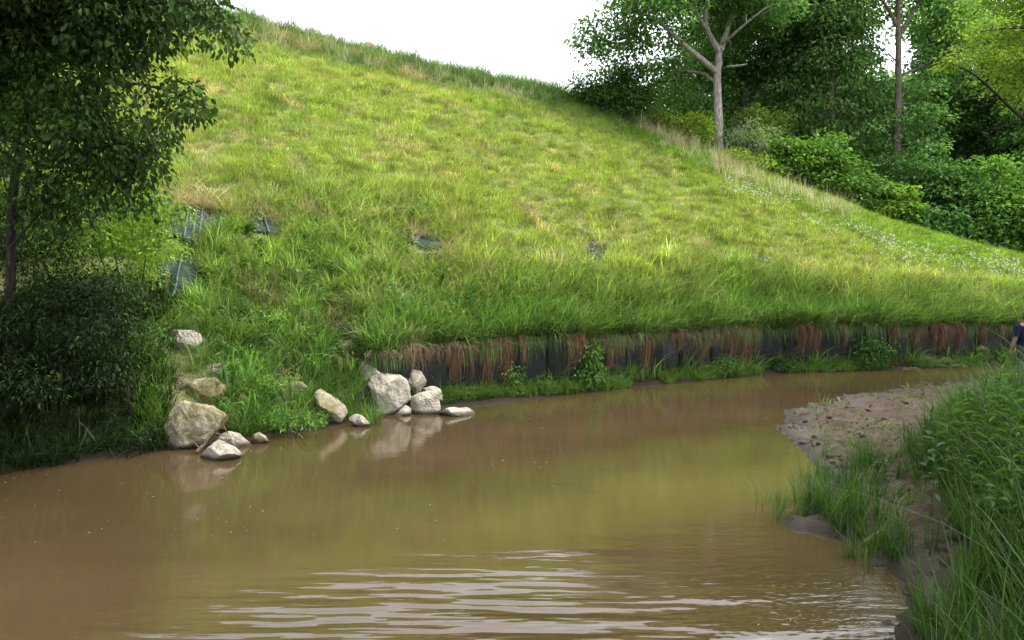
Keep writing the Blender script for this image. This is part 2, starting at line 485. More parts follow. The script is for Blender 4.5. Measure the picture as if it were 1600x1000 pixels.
M_FLOWER = simple_mat("white_clover_petals", (0.42,0.42,0.36), 0.7, 0.2, 0.12, 60, 0.2)
M_YFLOWER = simple_mat("yellow_petals", (0.42,0.32,0.02), 0.7, 0.2, 0.12, 60, 0.2)
M_FOAM = simple_mat("foam", (0.30,0.27,0.22), 0.5, 0.4, 0.15, 40, 0.2)

# ------------------------------------------------------------------ the terrain
E1 = np.array([0.903, 0.429]); E2 = np.array([-0.429, 0.903]); B0 = np.array([-0.8, 14.5])
_tl = np.array([(-60, -16), (-30, -8), (-14, -3.2), (-7.9, -1.7), (-5.9, -1.2), (-3.3, -.75), (-2.2, -.15), (0, .1), (2.2, .62), (5.9, 1.08),
                (9.8, 1.34), (14, .42), (17.3, -.14), (24, -1.5), (40, -6), (80, -14)], float)
_sx = np.linspace(-60, 80, 1401)
_tv = np.interp(_sx, _tl[:, 0], _tl[:, 1])
_k = np.hanning(15); _k /= _k.sum()
_tv = np.convolve(np.pad(_tv, 7, mode='edge'), _k, 'valid')
def ledge(s): return 0.40 + 0.42 * np.exp(-((np.asarray(s, float) - .1) / 1.7) ** 2)
def tw(s): return np.interp(s, _sx, _tv) + ledge(s)
def wall_h(s):
    s = np.asarray(s, float)
    return (1.14 + .26 * (fbm(s * .8 + 7, s * 0 + 2.5) - .5)) * sstep(-3.0, -1.5, s)
def st_to_xy(s, t):
    s = np.asarray(s, float)[..., None]; t = np.asarray(t, float)[..., None]
    return B0 + s * E1 + t * E2
_cr = np.array([(-60, 20.5, 29), (-40, 20, 31), (-15.3, 15.3, 32.6), (-6.2, 13.2, 33.4), (3.3, 11.95, 34.6), (6.3, 10.5, 33.5), (9.6, 8.75, 31.9),
                (12.8, 6.8, 30.3), (16.4, 5.2, 29.4), (22.2, 3.85, 29.6), (40, 3.0, 34), (90, 2.6, 40)])
def hill_z(s, r):
    s = np.asarray(s, float); r = np.asarray(r, float)
    t = tw(s) + r
    xy = st_to_xy(s, t)
    x, y = xy[..., 0], xy[..., 1]
    plane = 1.35 + 0.65 * t
    z0 = 0.12 + wall_h(s)
    up = plane + (z0 - (1.35 + 0.65 * tw(s))) * np.exp(-np.maximum(r, 0) / 3.0)
    zc = np.interp(x, _cr[:, 0], _cr[:, 1]); yc = np.interp(x, _cr[:, 0], _cr[:, 2])
    cap = zc + 0.35 - np.interp(x, [2, 14], [0.10, -0.07]) * (y - yc)
    cap = np.maximum(cap, 2.0)
    k = 0.45
    mn = np.minimum(up, cap)
    up = mn - k * np.log(np.exp(-(up - mn) / k) + np.exp(-(cap - mn) / k))
    up = up + (fbm(x * 0.5, y * 0.5) - .5) * 0.35 * sstep(0.2, 3, r) + (fbm(x * 2.2 + 40, y * 2.2) - .5) * 0.16 * sstep(0.0, 1.0, r)
    lg = ledge(s)
    low = np.where(r > -lg, 0.13 * np.maximum(0, (r + lg) / lg) ** .7, np.maximum(-0.9, 0.55 * (r + lg)))
    low = low + (fbm(x * 3, y * 3) - .5) * 0.10
    return np.where(r >= 0.001, up, low)

s_ax = np.concatenate([np.arange(-58, -14, 2.0), np.arange(-14, 30, 0.22), np.arange(30, 78, 2.0)])
r_ax = np.concatenate([[-9, -5, -3, -2, -1.4, -1.0, -.75, -.6, -.5, -.4, -.3, -.2, -.1, 0.0, 0.05], np.arange(0.25, 36, 0.27), np.arange(37, 110, 4)])
SS, RR = np.meshgrid(s_ax, r_ax, indexing='ij')
ZZ = hill_z(SS, RR)
XY = st_to_xy(SS, tw(SS) + RR)
HV = np.dstack([XY, ZZ]).reshape(-1, 3)
ns, nr = SS.shape
ii = np.arange(ns * nr).reshape(ns, nr)
HF = np.stack([ii[:-1, :-1], ii[1:, :-1], ii[1:, 1:], ii[:-1, 1:]], -1).reshape(-1, 4)
hill = obj("hillside", fast_mesh("hillside", HV, HF, [M_HILL], smooth=True))
tag(hill, "steep grassy hillside rising from the creek bank to the skyline", "hillside", kind='structure')

# right-hand bank and mud bar
BAR = [(-0.2, -16), (1.2, -3), (2.2, 1.0), (2.7, 3.2), (3.0, 5.1), (3.45, 6.2), (3.55, 6.8), (3.15, 7.35), (3.6, 8.2), (4.3, 9.0), (4.45, 9.95), (4.7, 11.0), (4.9, 12.3),
       (5.5, 13.6), (6.4, 14.7), (7.2, 15.3), (8.3, 16.2), (9.4, 16.75), (11, 17.4), (12.6, 18.2), (17, 19.2), (24, 21.0), (36, 22), (60, 22), (60, -16)]
BAR = np.array(BAR, float)
def poly_sdf(x, y, poly):
    p = np.stack([x, y], -1)
    d = np.full(x.shape, 1e9); inside = np.zeros(x.shape, bool)
    n = len(poly)
    for i in range(n):
        a, b = poly[i], poly[(i + 1) % n]
        e = b - a; w = p - a
        t = np.clip((w @ e) / (e @ e), 0, 1)
        d = np.minimum(d, np.linalg.norm(w - t[..., None] * e, axis=-1))
        c = ((a[1] > y) != (b[1] > y)) & (x < (b[0] - a[0]) * (y - a[1]) / (b[1] - a[1] + 1e-12) + a[0])
        inside ^= c
    return np.where(inside, d, -d)
def bar_z(x, y, sd=None):
    x = np.asarray(x, float); y = np.asarray(y, float)
    if sd is None: sd = poly_sdf(x, y, BAR)
    sd = sd + (fbm(x * 1.7, y * 1.7) - .5) * 0.5 + (fbm(x * 6.5, y * 6.5 + 31, 3) - .5) * 0.24
    z = np.where(sd > 0, 0.26 * (1 - np.exp(-sd / 1.1)), np.maximum(-0.9, 0.4 * sd))
    rise = sstep(0.6, 3.2, sd) * sstep(13.0, 8.0, y) * 0.45 + sstep(3.5, 9, sd) * 0.5
    z = z + rise
    z = z + (fbm(x * 2.6, y * 2.6 + 9, 5) - .5) * 0.20 * sstep(-.1, .35, sd)
    z = z + (fbm(x * 8, y * 8 + 9, 3) - .5) * 0.10 * sstep(-.1, .35, sd)
    return z
bx = np.concatenate([np.arange(-3, 2, .5), np.arange(2, 14, .085), np.arange(14, 60.1, 1.0)])
by = np.concatenate([np.arange(-16, 3.5, .8), np.arange(3.5, 19.5, .085), np.arange(19.5, 25, .5)])
BX, BY = np.meshgrid(bx, by, indexing='ij')
BZ = bar_z(BX, BY)
BV = np.dstack([BX, BY, BZ]).reshape(-1, 3)
nb, mb_ = BX.shape
ii = np.arange(nb * mb_).reshape(nb, mb_)
BF = np.stack([ii[:-1, :-1], ii[1:, :-1], ii[1:, 1:], ii[:-1, 1:]], -1).reshape(-1, 4)
keep = BZ.reshape(-1)[BF].max(1) > -0.88
BFk = BF[keep]
bar = obj("mud_bank", fast_mesh("mud_bank", BV, BFk, [M_MUD], smooth=True))
tag(bar, "low mud bar and bank on the right edge of the creek, wet at its rim", "mud bank", kind='structure')

# creek water and the ground sheet under everything
wv = np.array([(-70, -16.5, 0), (60, -16.5, 0), (60, 60, 0), (-70, 60, 0)], float)
def grid_sheet(name, x0, x1, y0, y1, z, nx, ny, mat):
    gx, gy = np.meshgrid(np.linspace(x0, x1, nx), np.linspace(y0, y1, ny), indexing='ij')
    V = np.dstack([gx, gy, np.full(gx.shape, z)]).reshape(-1, 3)
    i = np.arange(nx * ny).reshape(nx, ny)
    F = np.stack([i[:-1, :-1], i[1:, :-1], i[1:, 1:], i[:-1, 1:]], -1).reshape(-1, 4)
    return obj(name, fast_mesh(name, V, F, [mat], smooth=True))
creek = grid_sheet("creek_water", -60, 60, -40, 26, 0.0, 13, 13, M_WATER)
tag(creek, "muddy brown creek water with soft reflections and a few ripples", "creek", kind='structure')
ground = grid_sheet("ground", -1500, 1500, -1500, 1500, -1.2, 9, 9, M_HILL)
tag(ground, "low open ground around the creek valley", "ground", kind='structure')

_allV = np.concatenate([HV, BV]); _allF = np.concatenate([HF, BFk + len(HV)])
BVH = BVHTree.FromPolygons([tuple(v) for v in _allV], [tuple(int(q) for q in f) for f in _allF])
def at(px, py):
    """point of ground or water seen at a pixel of the photograph"""
    r = ray(px, py).normalized()
    o = Vector((0, 0, CAM_H))
    hit = BVH.ray_cast(o, r, 400)[0]
    if r.z < 0:
        w = water_pt(px, py)
        if hit is None or (w - o).length < (hit - o).length: return w
    return hit
def drop(x, y):
    h = BVH.ray_cast(Vector((x, y, 60)), Vector((0, 0, -1)), 100)[0]
    return h.z if h else 0.0
def wall_s(px):
    """distance along the wall of the wall-top point seen at column px"""
    ss = np.linspace(-4, 30, 3000)
    xy = st_to_xy(ss, tw(ss))
    q = np.column_stack([xy, np.full(len(ss), 1.0)])
    u, _ = proj(q)
    return float(ss[np.argmin(np.abs(u - px))])

# ------------------------------------------------------------------ foliage tools
LEAF_RHOMB = (np.array([(0, 0, 0), (-.5, .42, .10), (0, 1, -.06), (.5, .42, .10)], float), np.array([(0, 2, 1), (0, 3, 2)]))
LEAF_OVATE = (np.array([(0, 0, 0), (-.38, .22, .07), (-.46, .50, .10), (-.22, .80, .03), (0, 1.05, -.16), (.22, .80, .03), (.46, .50, .10), (.38, .22, .07), (0, .5, 0.0)], float),
              np.array([(0, 8, 1), (1, 8, 2), (2, 8, 3), (3, 8, 4), (4, 8, 5), (5, 8, 6), (6, 8, 7), (7, 8, 0)]))
LEAF_LANCE = (np.array([(0, 0, 0), (-.5, .33, .12), (-.3, .68, .04), (0, 1, -.22), (.3, .68, .04), (.5, .33, .12), (0, .5, -.03)], float),
              np.array([(0, 6, 1), (1, 6, 2), (2, 6, 3), (3, 6, 4), (4, 6, 5), (5, 6, 0)]))

def place_leaves(pos, direc, up, L, W, template):
    """arrays of leaf vertices and faces"""
    T, F = template
    y = direc / (np.linalg.norm(direc, axis=1)[:, None] + 1e-9)
    x = np.cross(y, up); x /= np.linalg.norm(x, axis=1)[:, None] + 1e-9
    z = np.cross(x, y)
    n, k = len(pos), len(T)
    V = pos[:, None, :] + (T[None, :, 0, None] * W[:, None, None]) * x[:, None, :] \
        + (T[None, :, 1, None] * L[:, None, None]) * y[:, None, :] + (T[None, :, 2, None] * L[:, None, None]) * z[:, None, :]
    FF = (F[None] + (np.arange(n) * k)[:, None, None]).reshape(-1, 3)
    return V.reshape(-1, 3), FF, k

def tint_arr(base, n, var=0.25, alt=None, altp=0.3, g=None):
    g = g or rng
    t = np.tile(np.array(base, float), (n, 1))
    if alt is not None:
        w = (g.random(n) < altp) * g.uniform(0.3, 1.0, n)
        t = t * (1 - w[:, None]) + np.array(alt) * w[:, None]
    return t * np.exp(g.normal(0, var, n))[:, None]

def leaf_cloud(clusters, rc, n_per, leafL, aspect, template, base, alt, name, mat, droop=0.35, flat=0.6, var=0.22, cvar=0.16, jit=None):
    C = np.repeat(clusters, n_per, axis=0)
    n = len(C)
    off = rng.normal(0, 1, (n, 3)); off /= np.maximum(1, np.linalg.norm(off, axis=1)[:, None] / 1.9)
    if np.ndim(rc) == 0: rcn = np.full(n, rc)
    else: rcn = np.repeat(rc, n_per)
    off = off * rcn[:, None] * np.array([1, 1, flat])
    off[:, 2] -= droop * 0.35 * (off[:, 0] ** 2 + off[:, 1] ** 2) / (rcn + 1e-6)
    pos = C + off
    d = off / (rcn[:, None] + 1e-9) * 0.7 + rng.normal(0, .55, (n, 3)); d[:, 2] -= droop
    up = rng.normal(0, .45, (n, 3)); up[:, 2] += 1.0
    L = leafL * rng.uniform(.65, 1.25, n); W = L * aspect * rng.uniform(.8, 1.2, n)
    V, F, k = place_leaves(pos, d, up, L, W, template)
    ct = np.exp(rng.normal(0, cvar, len(clusters)))
    t = tint_arr(base, n, var, alt) * np.repeat(ct, n_per)[:, None]
    return fast_mesh(name, V, F, [mat], np.repeat(t, k, axis=0), smooth=False)

def lobe_points(lobes, density, shell=0.45):
    out = []
    for (c, r) in lobes:
        r = np.array(r if np.ndim(r) else (r, r, r), float)
        n = max(3, int(density * r[0] * r[1] * r[2] * 4.2))
        d = rng.normal(0, 1, (n, 3)); d /= np.linalg.norm(d, axis=1)[:, None]
        q = (shell + (1 - shell) * rng.random(n) ** 0.6)[:, None]
        out.append(np.asarray(c)[None] + d * q * r)
    return np.concatenate(out)

def branch_mesh(name, limbs, clusters, mat, tip=0.012, pipe=2.3, rmax=0.25, sides=6, bend=0.12, twigs=True):
    """limbs: list of (points, radii). clusters are joined to the nearest wood, thin branches are drawn from there."""
    mb = MB()
    nodes = []
    for pts, rad in limbs:
        pts = np.asarray(pts, float); rad = np.asarray(rad, float)
        m = max(6, int(np.sum(np.linalg.norm(np.diff(pts, axis=0), axis=1)) / 0.35))
        tt = np.linspace(0, 1, len(pts)); ti = np.linspace(0, 1, m)
        # Catmull-like smoothing by interpolation then a light blur
        q = np.column_stack([np.interp(ti, tt, pts[:, i]) for i in range(3)])
        for _ in range(2): q[1:-1] = .25 * q[:-2] + .5 * q[1:-1] + .25 * q[2:]
        q[1:-1] += rng.normal(0, .015, q[1:-1].shape) * np.interp(ti, tt, rad)[1:-1, None] * 5
        rr = np.interp(ti, tt, rad)
        mb.tube(q, rr, max(sides, 8))
        nodes.append(np.column_stack([q, rr])[m // 5:])
    nodes = np.concatenate(nodes)
    if twigs and len(clusters):
        base_d = np.array([np.min(np.linalg.norm(nodes[:, :3] - c, axis=1)) for c in clusters])
        for ci in np.argsort(base_d):
            c = clusters[ci]
            dist = np.linalg.norm(nodes[:, :3] - c, axis=1)
            cost = dist + 0.35 * np.maximum(0, nodes[:, 2] - c[2])
            j = int(np.argmin(cost))
            a = nodes[j, :3]; L = dist[j]
            if L < 0.03: continue
            mid = (a + c) / 2 + rng.normal(0, bend, 3) * L + np.array([0, 0, 0.10 * L])
            r0 = min(nodes[j, 3] * 0.65, tip * (1.0 + 1.6 * L)); r1 = min(tip, r0 * .7)
            k = max(4, int(L / 0.4) + 2)
            pts = bezier(a, mid, c, k); rr = np.linspace(r0, r1, k)
            mb.tube(pts, rr, 5)
            nodes = np.concatenate([nodes, np.column_stack([pts[1:], rr[1:]])])
    return mb.mesh(name, mat, True)

def make_tree(name, label, cat, base, limbs, lobes, density, rc, n_per, leafL, tintc, alt, bark, group=None, aspect=.55, template=LEAF_RHOMB,
              leafmat=None, droop=.35, flat=.36, tip=.02, shell=.4, extra=None, cvar=.28):
    root = empty(name, base)
    b = np.array(base, float)
    cl = lobe_points(lobes, density, shell)
    if extra is not None: cl = np.concatenate([cl, extra])
    lim = [(np.asarray(p, float) - b, r) for p, r in limbs]
    tm = branch_mesh("trunk", lim, cl - b, bark, tip=tip)
    obj("trunk", tm, root)
    cm = leaf_cloud(cl - b, rc, n_per, leafL, aspect, template, tintc, alt, "crown", leafmat or M_FARLEAF, droop, flat, cvar=cvar)
    obj("crown", cm, root)
    tag(root, label, cat, group)
    return root

def Plist(lst, d): return [tuple(P(px, py, d + (q[0] if q else 0))) for (px, py, *q) in lst]
def lobesP(lst, d):
    """(px, py, radius px[, depth offset[, squash]])"""
    out = []
    for e in lst:
        px, py, r = e[:3]; dd = d + (e[3] if len(e) > 3 else 0); sq = e[4] if len(e) > 4 else .8
        rm = r / FPX * dd
        out.append((np.array(P(px, py, dd)), (rm, rm, rm * sq)))
    return out
# ================================================================== PART 2 FOLLOWS
# ------------------------------------------------------------------ boulders
def rock_mesh(name, outline, depth, mat, seed, cuts=15):
    """outline: (x, z) metres round the middle, star-shaped; the body is chiselled flat in places and roughened"""
    g = np.random.default_rng(seed)
    bm = bmesh.new(); bmesh.ops.create_icosphere(bm, subdivisions=5, radius=1)
    n = np.array([v.co[:] for v in bm.verts]); n /= np.linalg.norm(n, axis=1)[:, None]
    F = np.array([[v.index for v in f.verts] for f in bm.faces]); bm.free()
    o = np.asarray(outline, float)
    ang = np.arctan2(n[:, 2], n[:, 0])
    Rr = np.zeros(len(n))
    a, b = o, np.roll(o, -1, 0)
    dx, dz = np.cos(ang), np.sin(ang)
    for (p, q) in zip(a, b):                       # distance along each direction to the outline
        e = q - p
        den = dx * e[1] - dz * e[0]
        den = np.where(np.abs(den) < 1e-9, 1e-9, den)
        t = (p[0] * e[1] - p[1] * e[0]) / den
        u = (p[0] * dz - p[1] * dx) / den
        ok = (t > 0) & (u >= -1e-6) & (u <= 1 + 1e-6)
        Rr = np.where(ok, np.maximum(Rr, t), Rr)
    rho = np.sqrt(n[:, 0] ** 2 + n[:, 2] ** 2)
    Rm = Rr[Rr > 0].mean(); Rr = np.where(Rr <= 0, Rm, Rr)
    rad = Rr * np.minimum(1, rho * 1.25) ** .8
    V = np.column_stack([dx * rad, n[:, 1] * depth * .5, dz * rad])
    S = np.array([Rm, depth * .5, Rm])
    for c in range(cuts):                          # flat broken faces
        w = g.normal(0, 1, 3); w[1] = -abs(w[1]) * 1.3 if g.random() < .8 else w[1]; w[2] += .25; w /= np.linalg.norm(w)
        d = (V / S) @ w; lim = np.quantile(d, g.uniform(.72, .92)) if abs(w[1]) > .45 else d.max() * .985
        over = np.maximum(0, d - lim); V = V - (over[:, None] * w[None]) * S * .93
    for sc_, am in ((2.0, .10), (5, .06), (12, .035), (26, .02)):
        q = V / Rm * sc_ + seed
        h = fbm(q[:, 0] + q[:, 2] * .7 + q[:, 1] * .3, q[:, 1] - q[:, 2] * .6, 3) - .5
        if sc_ == 5: h = np.abs(h) * 2 - .25        # creases
        V = V + n * (h * am * Rm * 1.5)[:, None]
    return fast_mesh(name, V, F, [mat], smooth=True)
# outlines read off the photograph, in pixels of an enlarged detail (x 3.019 from (230, 500)); moss, seed, label
ROCKS = [([(75, 400), (130, 392), (210, 400), (290, 420), (345, 465), (340, 500), (300, 540), (230, 595), (160, 620), (95, 605), (60, 550), (65, 470)], 1, 3, "largest yellow-brown mossy boulder at the left water's edge"),
         ([(222, 660), (265, 620), (320, 573), (350, 585), (400, 610), (430, 638), (425, 662), (320, 668)], 0, 14, "pyramid-shaped pale rock standing in the water before the mossy boulder"),
         ([(305, 575), (330, 535), (375, 527), (420, 545), (475, 588), (470, 604), (400, 608), (340, 600)], 0, 8, "low pale wedge rock at the water right of the dead branch"),
         ([(345, 460), (375, 438), (410, 445), (422, 475), (420, 510), (390, 522), (350, 515)], 1, 21, "small dark-sided rock behind the dead branch"),
         ([(65, 75), (110, 50), (190, 52), (230, 70), (245, 105), (200, 150), (180, 165), (130, 145), (85, 110)], 0, 31, "uppermost pale boulder jutting from the grass on the left slope"),
         ([(240, 250), (260, 215), (330, 208), (362, 215), (355, 255), (310, 275), (255, 275)], 0, 42, "flat-topped pale rock between the upper boulder and the mossy one"),
         ([(130, 385), (160, 335), (215, 285), (305, 277), (355, 320), (350, 365), (290, 392), (200, 398)], 1, 57, "broad cracked mossy rock just behind the largest mossy boulder"),
         ([(115, 270), (165, 275), (190, 295), (185, 325), (150, 337), (115, 315)], 1, 61, "small rounded mossy rock left of the cracked rock"),
         ([(470, 582), (490, 545), (520, 533), (555, 555), (567, 578), (520, 590)], 1, 77, "small brown rock at the waterline between the wedge rock and the grass"),
         ([(945, 498), (950, 465), (970, 445), (1010, 455), (1050, 492), (1040, 504), (980, 510)], 0, 83, "flat wedge of pale rock dipping into the water left of the big white boulder"),
         ([(745, 330), (775, 310), (850, 360), (920, 410), (932, 440), (905, 482), (855, 492), (835, 455), (790, 400), (745, 370)], 1, 95, "long mossy slab leaning down through the grass to the water"),
         ([(595, 320), (600, 290), (660, 285), (740, 290), (752, 320), (700, 347), (640, 352)], 1, 101, "half-buried tan rock under the thin pale branch"),
         ([(980, 205), (1010, 203), (1080, 235), (1110, 258), (1180, 265), (1220, 290), (1235, 370), (1200, 398), (1130, 430), (1085, 418), (1045, 360), (1000, 290)], 0, 112, "big white boulder sloping down to the right beside the wall", 13.75),
         ([(1205, 265), (1255, 233), (1290, 250), (1317, 300), (1300, 322), (1245, 362), (1225, 330)], 0, 123, "angular white rock standing on edge behind the round boulder", 14.35),
         ([(1285, 345), (1300, 325), (1350, 313), (1380, 330), (1394, 375), (1380, 390), (1330, 378)], 0, 131, "smaller pale rock tucked behind the round boulder", 14.25),
         ([(1235, 375), (1270, 355), (1330, 338), (1365, 365), (1417, 415), (1350, 435), (1300, 452), (1260, 450), (1235, 412)], 0, 149, "rounded pale boulder right of the big white boulder", 13.85),
         ([(1295, 462), (1340, 425), (1420, 416), (1480, 425), (1520, 418), (1547, 435), (1550, 455), (1450, 466)], 0, 157, "low flat rock reaching out into the water at the end of the pile", 13.65),
         ([(1160, 457), (1190, 425), (1215, 400), (1240, 420), (1247, 452), (1200, 465)], 0, 163, "small pale stone wedged between the big white and the round boulder", 13.75),
         ([(895, 145), (910, 110), (950, 95), (985, 115), (987, 150), (940, 168)], 1, 171, "small mossy rock high in the grass left of the wall corner"),
         ([(415, 400), (420, 352), (450, 345), (472, 375), (466, 412), (430, 420)], 1, 182, "dim mossy rock sunk in grass right of the cracked rock"),
         ([(640, 277), (660, 258), (687, 263), (692, 287), (665, 295)], 1, 191, "small tan stone sitting on the half-buried rock"),
         ([(1058, 472), (1060, 440), (1080, 422), (1102, 435), (1102, 465)], 1, 203, "small mossy stone at the foot of the big white boulder"),
         ([(862, 358), (890, 338), (927, 360), (922, 388), (880, 384)], 1, 211, "small tan rock above the upper end of the mossy slab")]
rock_pos = []
for (ol, moss, seed, lab, *dd) in ROCKS:
    o = np.array(ol, float); o = np.column_stack([230 + o[:, 0] / 3.019, 500 + o[:, 1] / 3.019])
    cx, cy = (o[:, 0].min() + o[:, 0].max()) / 2, (o[:, 1].min() + o[:, 1].max()) / 2
    p = at(cx, o[:, 1].max() - 1.5)
    wpx = o[:, 0].max() - o[:, 0].min(); hpx = o[:, 1].max() - o[:, 1].min()
    dep = (0.55 * wpx + .35 * hpx) / FPX * (dd[0] if dd else p.y)
    d = p.y + dep * .17
    if dd: d = dd[0]
    c = P(cx, cy, d); m = d / FPX
    rel = np.column_stack([(o[:, 0] - cx) * m, (cy - o[:, 1]) * m]) * 1.03
    rel[:, 1] = np.where(rel[:, 1] < 0, rel[:, 1] * 1.18, rel[:, 1])
    bo_ = obj("boulder", rock_mesh("boulder", rel, dep, M_ROCK_MOSS if moss else M_ROCK, seed))
    bo_.location = c
    tag(bo_, lab, "boulder", "pale boulders at the creek bank")
    rock_pos.append((np.array(c), wpx * m * .5, hpx * m))
# ------------------------------------------------------------------ grass
def blades(n, rad, h, w, lean, seg=3, g=None, hvar=.35, root_down=.03, tip=(1.1, 1.08, .95), stem=(.75, .78, .7)):
    """one tuft: n bent tapering blades -> V, F, tint"""
    g = g or rng
    th = g.uniform(0, 2 * math.pi, n); rr = rad * np.sqrt(g.random(n))
    bx_ = rr * np.cos(th); by_ = rr * np.sin(th)
    az = th + g.normal(0, .9, n)
    H = h * np.clip(g.normal(1, hvar, n), .35, 1.8)
    ln = np.abs(g.normal(lean, lean * .5, n))
    wv_ = w * g.uniform(.6, 1.3, n)
    side = np.stack([-np.sin(az), np.cos(az)], -1)
    V = []; T = []
    for i in range(seg + 1):
        f = i / seg
        out = ln * H * (f ** 1.8)
        z = H * (f - .28 * np.minimum(ln, 1.6) * f ** 2.6) - root_down * (1 - f)
        cx = bx_ + np.cos(az) * out; cy = by_ + np.sin(az) * out
        hw = wv_ * .5 * (1 - f ** 1.7) + .0005
        V.append(np.stack([np.stack([cx - side[:, 0] * hw, cy - side[:, 1] * hw, z], -1), np.stack([cx + side[:, 0] * hw, cy + side[:, 1] * hw, z], -1)], 1))
        T.append(np.array(stem) * (1 - f) + np.array(tip) * f)
    V = np.stack(V, 1)                               # n, seg+1, 2, 3
    k = (seg + 1) * 2
    Fq = np.array([(2 * i, 2 * i + 1, 2 * i + 3, 2 * i + 2) for i in range(seg)])
    F = (Fq[None] + (np.arange(n) * k)[:, None, None]).reshape(-1, 4)
    Tn = np.tile(np.array(T)[None, :, None, :], (n, 1, 2, 1)) * np.exp(g.normal(0, .32, n))[:, None, None, None]
    return V.reshape(-1, 3), F, Tn.reshape(-1, 3)

def tuft_mesh(name, mat, **kw):
    V, F, T = blades(**kw)
    return fast_mesh(name, V, F, [mat], T)

def scatter(name, pts, rotz, scl, tint, protos, label, cat, tilt=None, scl3=None):
    """ONE object of ground cover: geometry nodes put a tuft on every point"""
    n = len(pts)
    me = bpy.data.meshes.new(name)
    me.vertices.add(n); me.vertices.foreach_set("co", np.ascontiguousarray(pts, dtype=np.float32).ravel())
    def attr(nm, typ, data, key):
        a = me.attributes.new(nm, typ, 'POINT'); a.data.foreach_set(key, np.ascontiguousarray(data).ravel())
    rot = np.zeros((n, 3), np.float32); rot[:, 2] = rotz
    if tilt is not None: rot[:, 0] = tilt[:, 0]; rot[:, 1] = tilt[:, 1]
    attr("rot", 'FLOAT_VECTOR', rot, "vector")
    s3 = np.repeat(np.asarray(scl, np.float32)[:, None], 3, 1) if scl3 is None else scl3.astype(np.float32)
    attr("scl", 'FLOAT_VECTOR', s3, "vector")
    t4 = np.ones((n, 4), np.float32); t4[:, :3] = tint
    attr("tint", 'FLOAT_COLOR', t4, "color")
    attr("pick", 'INT', rng.integers(0, len(protos), n).astype(np.int32), "value")
    o = obj(name, me)
    pc = bpy.data.collections.new(name + " tufts")
    for i, pm in enumerate(protos):
        po = bpy.data.objects.new(f"{name}_tuft", pm); pc.objects.link(po)
    ng = bpy.data.node_groups.new(name + " scatter", 'GeometryNodeTree')
    ng.interface.new_socket("Geometry", in_out='INPUT', socket_type='NodeSocketGeometry')
    ng.interface.new_socket("Geometry", in_out='OUTPUT', socket_type='NodeSocketGeometry')
    nd, lk = ng.nodes, ng.links
    gi = nd.new("NodeGroupInput"); go = nd.new("NodeGroupOutput")
    iop = nd.new("GeometryNodeInstanceOnPoints"); ci = nd.new("GeometryNodeCollectionInfo")
    ci.inputs['Collection'].default_value = pc
    ci.inputs['Separate Children'].default_value = True; ci.inputs['Reset Children'].default_value = True
    iop.inputs['Pick Instance'].default_value = True
    def na(nm, typ):
        q = nd.new("GeometryNodeInputNamedAttribute"); q.data_type = typ; q.inputs['Name'].default_value = nm
        return next(s for s in q.outputs if s.enabled and s.name == 'Attribute')
    lk.new(gi.outputs[0], iop.inputs['Points']); lk.new(ci.outputs[0], iop.inputs['Instance'])
    lk.new(na("pick", 'INT'), iop.inputs['Instance Index']); lk.new(na("rot", 'FLOAT_VECTOR'), iop.inputs['Rotation'])
    lk.new(na("scl", 'FLOAT_VECTOR'), iop.inputs['Scale']); lk.new(iop.outputs[0], go.inputs[0])
    md = o.modifiers.new("scatter", 'NODES'); md.node_group = ng
    tag(o, label, cat, kind='stuff')
    return o

def hill_pts(n, s0, s1, r0, r1, power=1.0):
    s = rng.uniform(s0, s1, n); r = r0 + (r1 - r0) * rng.random(n) ** power
    z = hill_z(s, r)
    xy = st_to_xy(s, tw(s) + r)
    return np.column_stack([xy, z]), s, r

def lerp3(a, b, w): return np.asarray(a)[None] * (1 - w[:, None]) + np.asarray(b)[None] * w[:, None]
C_YG = (0.245, 0.305, 0.085); C_G = (0.165, 0.255, 0.062); C_LUSH = (0.085, 0.165, 0.045); C_TAN = (0.40, 0.335, 0.215)
C_BLUE = (0.085, 0.15, 0.062); C_BRN = (0.31, 0.245, 0.17)

# erosion-mat patches that show through the grass, (px, py, width px, height px, tilt)
PATCHES = [(300, 354, 62, 58, 'large torn green erosion mat with pale straps beside the left shrub'),
           (272, 440, 52, 60, 'dark green erosion mat showing low on the slope under the left shrub'),
           (412, 357, 44, 26, 'small green erosion mat with a strap, right of the largest mat'),
           (668, 383, 52, 20, 'narrow green erosion mat under a straw ledge in mid slope'),
           (932, 397, 24, 20, 'small green erosion mat under brown straw right of mid slope'),
           (642, 444, 26, 16, 'small erosion mat scrap in long grass below the mid slope straw'),
           (545, 517, 22, 16, 'lowest scrap of erosion mat, just above the boulders'),
           (1192, 408, 30, 10, 'thin strip of erosion mat far along the slope to the right')]
patch_w = []
for px, py, w, h, lab in PATCHES:
    p = at(px, py); d = p.y
    patch_w.append((np.array(p), w / FPX * d * .5, h / FPX * d * .5))
STRAW = [(300, 322, 40), (325, 335, 26), (420, 346, 30), (600, 338, 22), (650, 372, 30), (690, 392, 26), (405, 462, 24), (635, 428, 18), (530, 496, 22), (590, 470, 26),
         (928, 385, 16), (1262, 430, 22), (350, 330, 26), (500, 345, 22), (760, 440, 16), (820, 330, 14), (470, 330, 18), (280, 330, 22), (560, 350, 18), (700, 410, 20), (560, 520, 20),
         (440, 62, 16), (480, 78, 16), (505, 72, 12), (550, 88, 16), (635, 118, 14), (590, 100, 12), (655, 125, 10), (380, 60, 20), (420, 45, 14), (700, 470, 16), (1010, 200, 22), (1060, 225, 18), (1140, 262, 20), (640, 540, 20), (1310, 425, 12)]
straw_w = []
for px, py, w in STRAW:
    p = at(px, py)
    straw_w.append((np.array(p), w / FPX * p.y))

